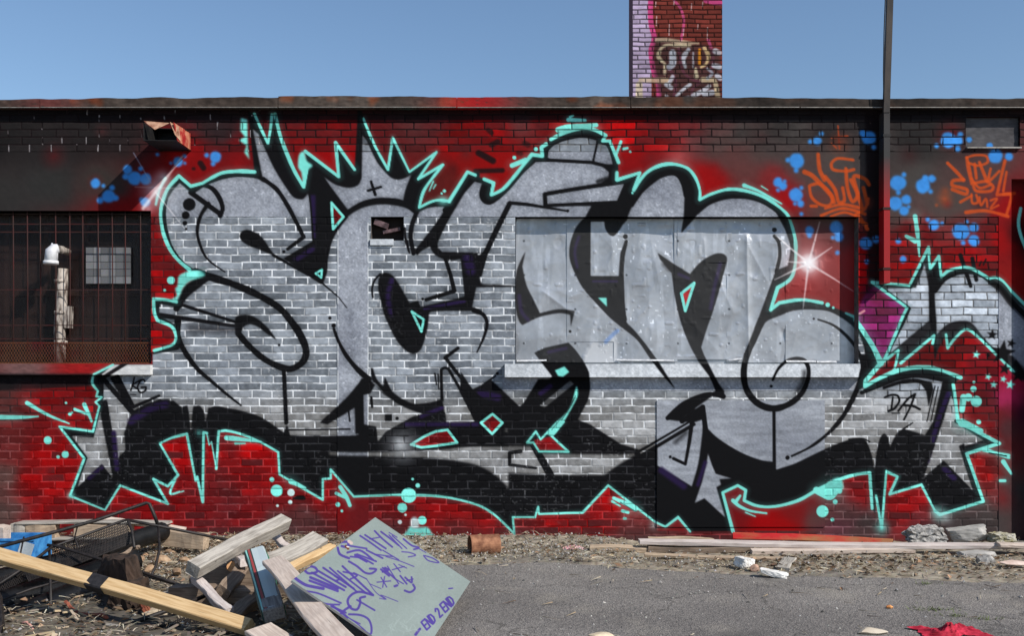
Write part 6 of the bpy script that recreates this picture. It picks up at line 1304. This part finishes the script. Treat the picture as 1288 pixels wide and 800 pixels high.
board('lumber', W(343, 672, 7.25), W(362, 690, 7.05), .05, .045, 10, W_PINK, 'small whitish stub standing behind the upper end of the grey post', 'lumber', group=PG, seed=68, nseg=4)
board('lumber', W(296, 702, 6.75), W(308, 708, 6.5), .065, .05, 5, W_PINK, 'little white block end beside the top of the striped timber', 'lumber', group=PG, seed=69, nseg=3)
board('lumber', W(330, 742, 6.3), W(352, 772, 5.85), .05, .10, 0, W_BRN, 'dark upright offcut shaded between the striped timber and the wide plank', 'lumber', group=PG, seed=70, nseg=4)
board('lumber', W(208, 745, 6.6), W(300, 745, 6.5), .30, .02, 0, W_GREY, 'grey flat board lying on the ground under the grey post', 'lumber', group=PG, seed=71)
lg2 = thing('round_log', 'small round log end glowing orange between the grey post and the striped timber', 'log', W(292, 713, 6.6))
mb = MB(); p_ = W(292, 713, 6.62); mb.tube([p_, p_ + Vector((-.1, .35, -.02))], .037, 14, caps=False); o = mb.build('bark', W_BRN, None); o.parent = lg2; o.location = -lg2.location
mb = MB(); mb.tube([p_ + Vector((.001, -.004, 0)), p_ + Vector((0, .002, 0))], .036, 14); o = mb.build('end_grain', mat('orange_end', L3(206, 150, 104), L3(224, 176, 130), 20, .8), None); o.parent = lg2; o.location = -lg2.location
# props that carry the lumber
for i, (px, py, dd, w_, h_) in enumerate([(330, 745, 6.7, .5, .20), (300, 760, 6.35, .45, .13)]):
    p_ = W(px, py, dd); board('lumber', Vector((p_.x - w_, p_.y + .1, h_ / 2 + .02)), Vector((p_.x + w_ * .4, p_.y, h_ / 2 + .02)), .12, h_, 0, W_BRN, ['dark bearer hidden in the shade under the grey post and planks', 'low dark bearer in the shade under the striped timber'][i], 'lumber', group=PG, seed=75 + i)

# timber wrapped in striped sheet
w0, w1 = W(322, 698, 6.34), W(345, 773, 5.58)
wr = thing('wrapped_timber', 'timber wrapped in pale grey sheeting with red and green stripes along its edge', 'timber', (w0 + w1) / 2)
axw = (w1 - w0).normalized()
wm = bpy.data.materials.new('striped_sheeting'); wm.use_nodes = True; N, L = nodes(wm); b = N['Principled BSDF']; b.inputs['Roughness'].default_value = .55
t = N.new('ShaderNodeTexCoord'); sp = N.new('ShaderNodeSeparateXYZ'); L.new(t.outputs['Object'], sp.inputs[0])
mr = N.new('ShaderNodeMapRange'); mr.inputs[1].default_value = -.066; mr.inputs[2].default_value = .066; L.new(sp.outputs['Y'], mr.inputs[0])
r = N.new('ShaderNodeValToRGB'); r.color_ramp.interpolation = 'CONSTANT'; L.new(mr.outputs[0], r.inputs[0])
ST = [(0, (36, 66, 60)), (.05, (140, 196, 186)), (.12, (40, 58, 52)), (.17, (150, 60, 58)), (.27, (40, 58, 52)), (.33, (178, 190, 190)), (.6, (172, 184, 186)), (.95, (44, 106, 80))]
cr = r.color_ramp
for i, (p_, c_) in enumerate(ST):
    e = cr.elements[i] if i < 2 else cr.elements.new(p_)
    e.position = p_; e.color = (*L3(*c_), 1)
L.new(r.outputs[0], b.inputs['Base Color'])
o = board('striped_wrap', w0, w1 - axw * .015, .132, .088, 14, wm, seed=80, warp=.006, bev=.012, nseg=18); o.parent = wr; o.matrix_parent_inverse = Matrix.Translation(wr.location).inverted()
o = board('timber_core', w0 + axw * .02, w1 + axw * .01, .118, .072, 14, wood_mat('grey_core', (.30, .27, .25), (.16, .14, .13)), seed=81); o.parent = wr; o.matrix_parent_inverse = Matrix.Translation(wr.location).inverted()

# pallet, blocks and crate at the foot of the wall
pl = thing('wood_pallet', 'weathered wooden pallet lying against the wall behind the metal frame', 'pallet', W(95, 690, 8.5))
pz = .15
def pb(x0, x1, z0, z1, y0, y1, m, nm, sd):
    c0 = Vector((x0, (y0 + y1) / 2, (z0 + z1) / 2)); c1 = Vector((x1, (y0 + y1) / 2, (z0 + z1) / 2)); o = board(nm, c0, c1, abs(y1 - y0), z1 - z0, 0, m, seed=sd, nseg=6); o.parent = pl; o.matrix_parent_inverse = Matrix.Translation(pl.location).inverted()
xa = W(12, 658, 8.5).x; xb = W(205, 658, 8.5).x; zt = W(0, 656.5, 8.62).z
for k in range(1): pb(xa, xb, zt - .02, zt, -.40, -.26, W_GREY, 'deck_board', 90 + k)
for px0, px1 in ((14, 32), (33, 70), (93, 165)): pb(W(px0, 0, 8.62).x, W(px1, 0, 8.62).x, zt - .135, zt - .022, -.395, -.30, W_TAN if px0 > 30 else W_GREY, 'block', 95 + px0)
pb(xa, xb, zt - .16, zt - .137, -.40, -.26, W_GREY, 'bottom_board', 120)
board('lumber', W(204, 675, 8.3), W(259, 682, 8.2), .09, .13, 0, W_TAN, 'short thick tan block lying on the rubble right of the pallet', 'lumber', group=PG, seed=121, nseg=8)
board('lumber', W(130, 652, 8.75), W(232, 667, 8.7), .09, .02, 15, W_PALE, 'thin pale lath resting on the right end of the pallet', 'lumber', group=PG, seed=122)
board('lumber', W(-30, 672, 8.1), W(9, 674, 8.1), .12, .15, 0, W_PALE, 'pale block cut off by the left edge near the pallet', 'lumber', group=PG, seed=123, nseg=4)
cr_ = thing('blue_crate', 'blue plastic crate with a torn pale label under the metal frame', 'crate', W(30, 700, 7.75))
mb = MB(); c0 = W(22, 690, 8.05); 
for dx, dy, sx_, sy_ in ((0, -.16, .40, .012), (0, .16, .40, .012), (-.2, 0, .012, .31), (.2, 0, .012, .31)): mb.box((c0.x + dx, c0.y + dy, .12), (sx_, sy_, .18))
mb.box((c0.x, c0.y, .03), (.38, .3, .012)); mb.box((c0.x, c0.y - .166, .205), (.425, .02, .018))
o = mb.build('crate_body', mat('blue_plastic', L3(34, 98, 160), L3(70, 146, 204), 14, .5, bump=.05), None); o.parent = cr_; o.location = -cr_.location
mb = MB(); mb.box((c0.x + .15, c0.y - .169, .13), (.11, .004, .11), Matrix.Rotation(.3, 3, 'Y')); o = mb.build('torn_label', mat('grey_label', L3(150, 160, 166), L3(190, 196, 198), 12), None); o.parent = cr_; o.location = -cr_.location

# bits on the ground in the lower left corner
board('slat', W(0, 788, 6.0) , W(106, 742, 6.85), .03, .014, 20, W_YEL, 'thin orange slat lying on the ground below the black pipes', 'slat', seed=130)
board('slat', W(60, 778, 6.3), W(150, 790, 5.9), .035, .02, 20, W_GREY, 'grey slat in the shade beside the split log', 'slat', seed=131)
board('slat', W(-4, 750, 6.1), W(-2, 815, 5.7), .06, .05, 20, M_IRON, 'black iron upright at the left edge in the foreground', 'post', seed=132)
board('branch', W(80, 760, 6.35), W(134, 780, 6.05), .022, .02, 0, mat('red_bark', L3(110, 54, 40), L3(160, 92, 70), 14), 'reddish broken branch lying in front of the split log', 'branch', seed=133, warp=.015, bev=.006)
board('branch', W(140, 700, 7.3), W(176, 690, 7.4), .03, .03, 0, W_BRN, 'brown stick caught between the pipes and the metal upright', 'branch', seed=134, warp=.012, bev=.008)
board('slat', W(40, 768, 6.6), W(95, 764, 6.5), .20, .012, 5, W_GREY, 'flat grey splintered board end on the dirt below the orange slat', 'slat', seed=136)
mb = MB(); mb.tube([W(28, 784, 5.9), W(34, 783, 5.9), W(41, 790, 5.85), W(43, 800, 5.8)], .007, 8); o = mb.build('pink_cable', mat('pink_plastic', L3(196, 140, 124), L3(214, 164, 150), 10, .5), None, W(36, 790, 5.87)); tag(o, 'short curved pink cable end in the lower left corner', 'cable')
for i, (px, py, sz, sd) in enumerate([(205, 700, .12, 1), (188, 712, .09, 2), (222, 716, .10, 3), (214, 690, .08, 4), (232, 700, .07, 5), (176, 700, .10, 6)]):
    g_ = G(px, py + 12); g_.z = .05
    rock('wood_chunk', g_, (sz, sz * .7, sz * .5), mat('chunk_%d' % i, L3(128, 100, 76), L3(176, 150, 122), 14, .9) if i == 0 else bpy.data.materials['chunk_0'], ['broken wood chunk, biggest of those on the rubble behind the metal upright', 'broken wood chunk nearest the thin bent metal rod', 'broken wood chunk nearest the grey post', 'broken wood chunk just below the short tan block', 'small wood chunk between the tan block and the grey post', 'broken wood chunk closest to the black pipe end'][i], 'wood chunk', 40 + sd, sd * 40, .4, 3, 'wood chunks on the rubble')
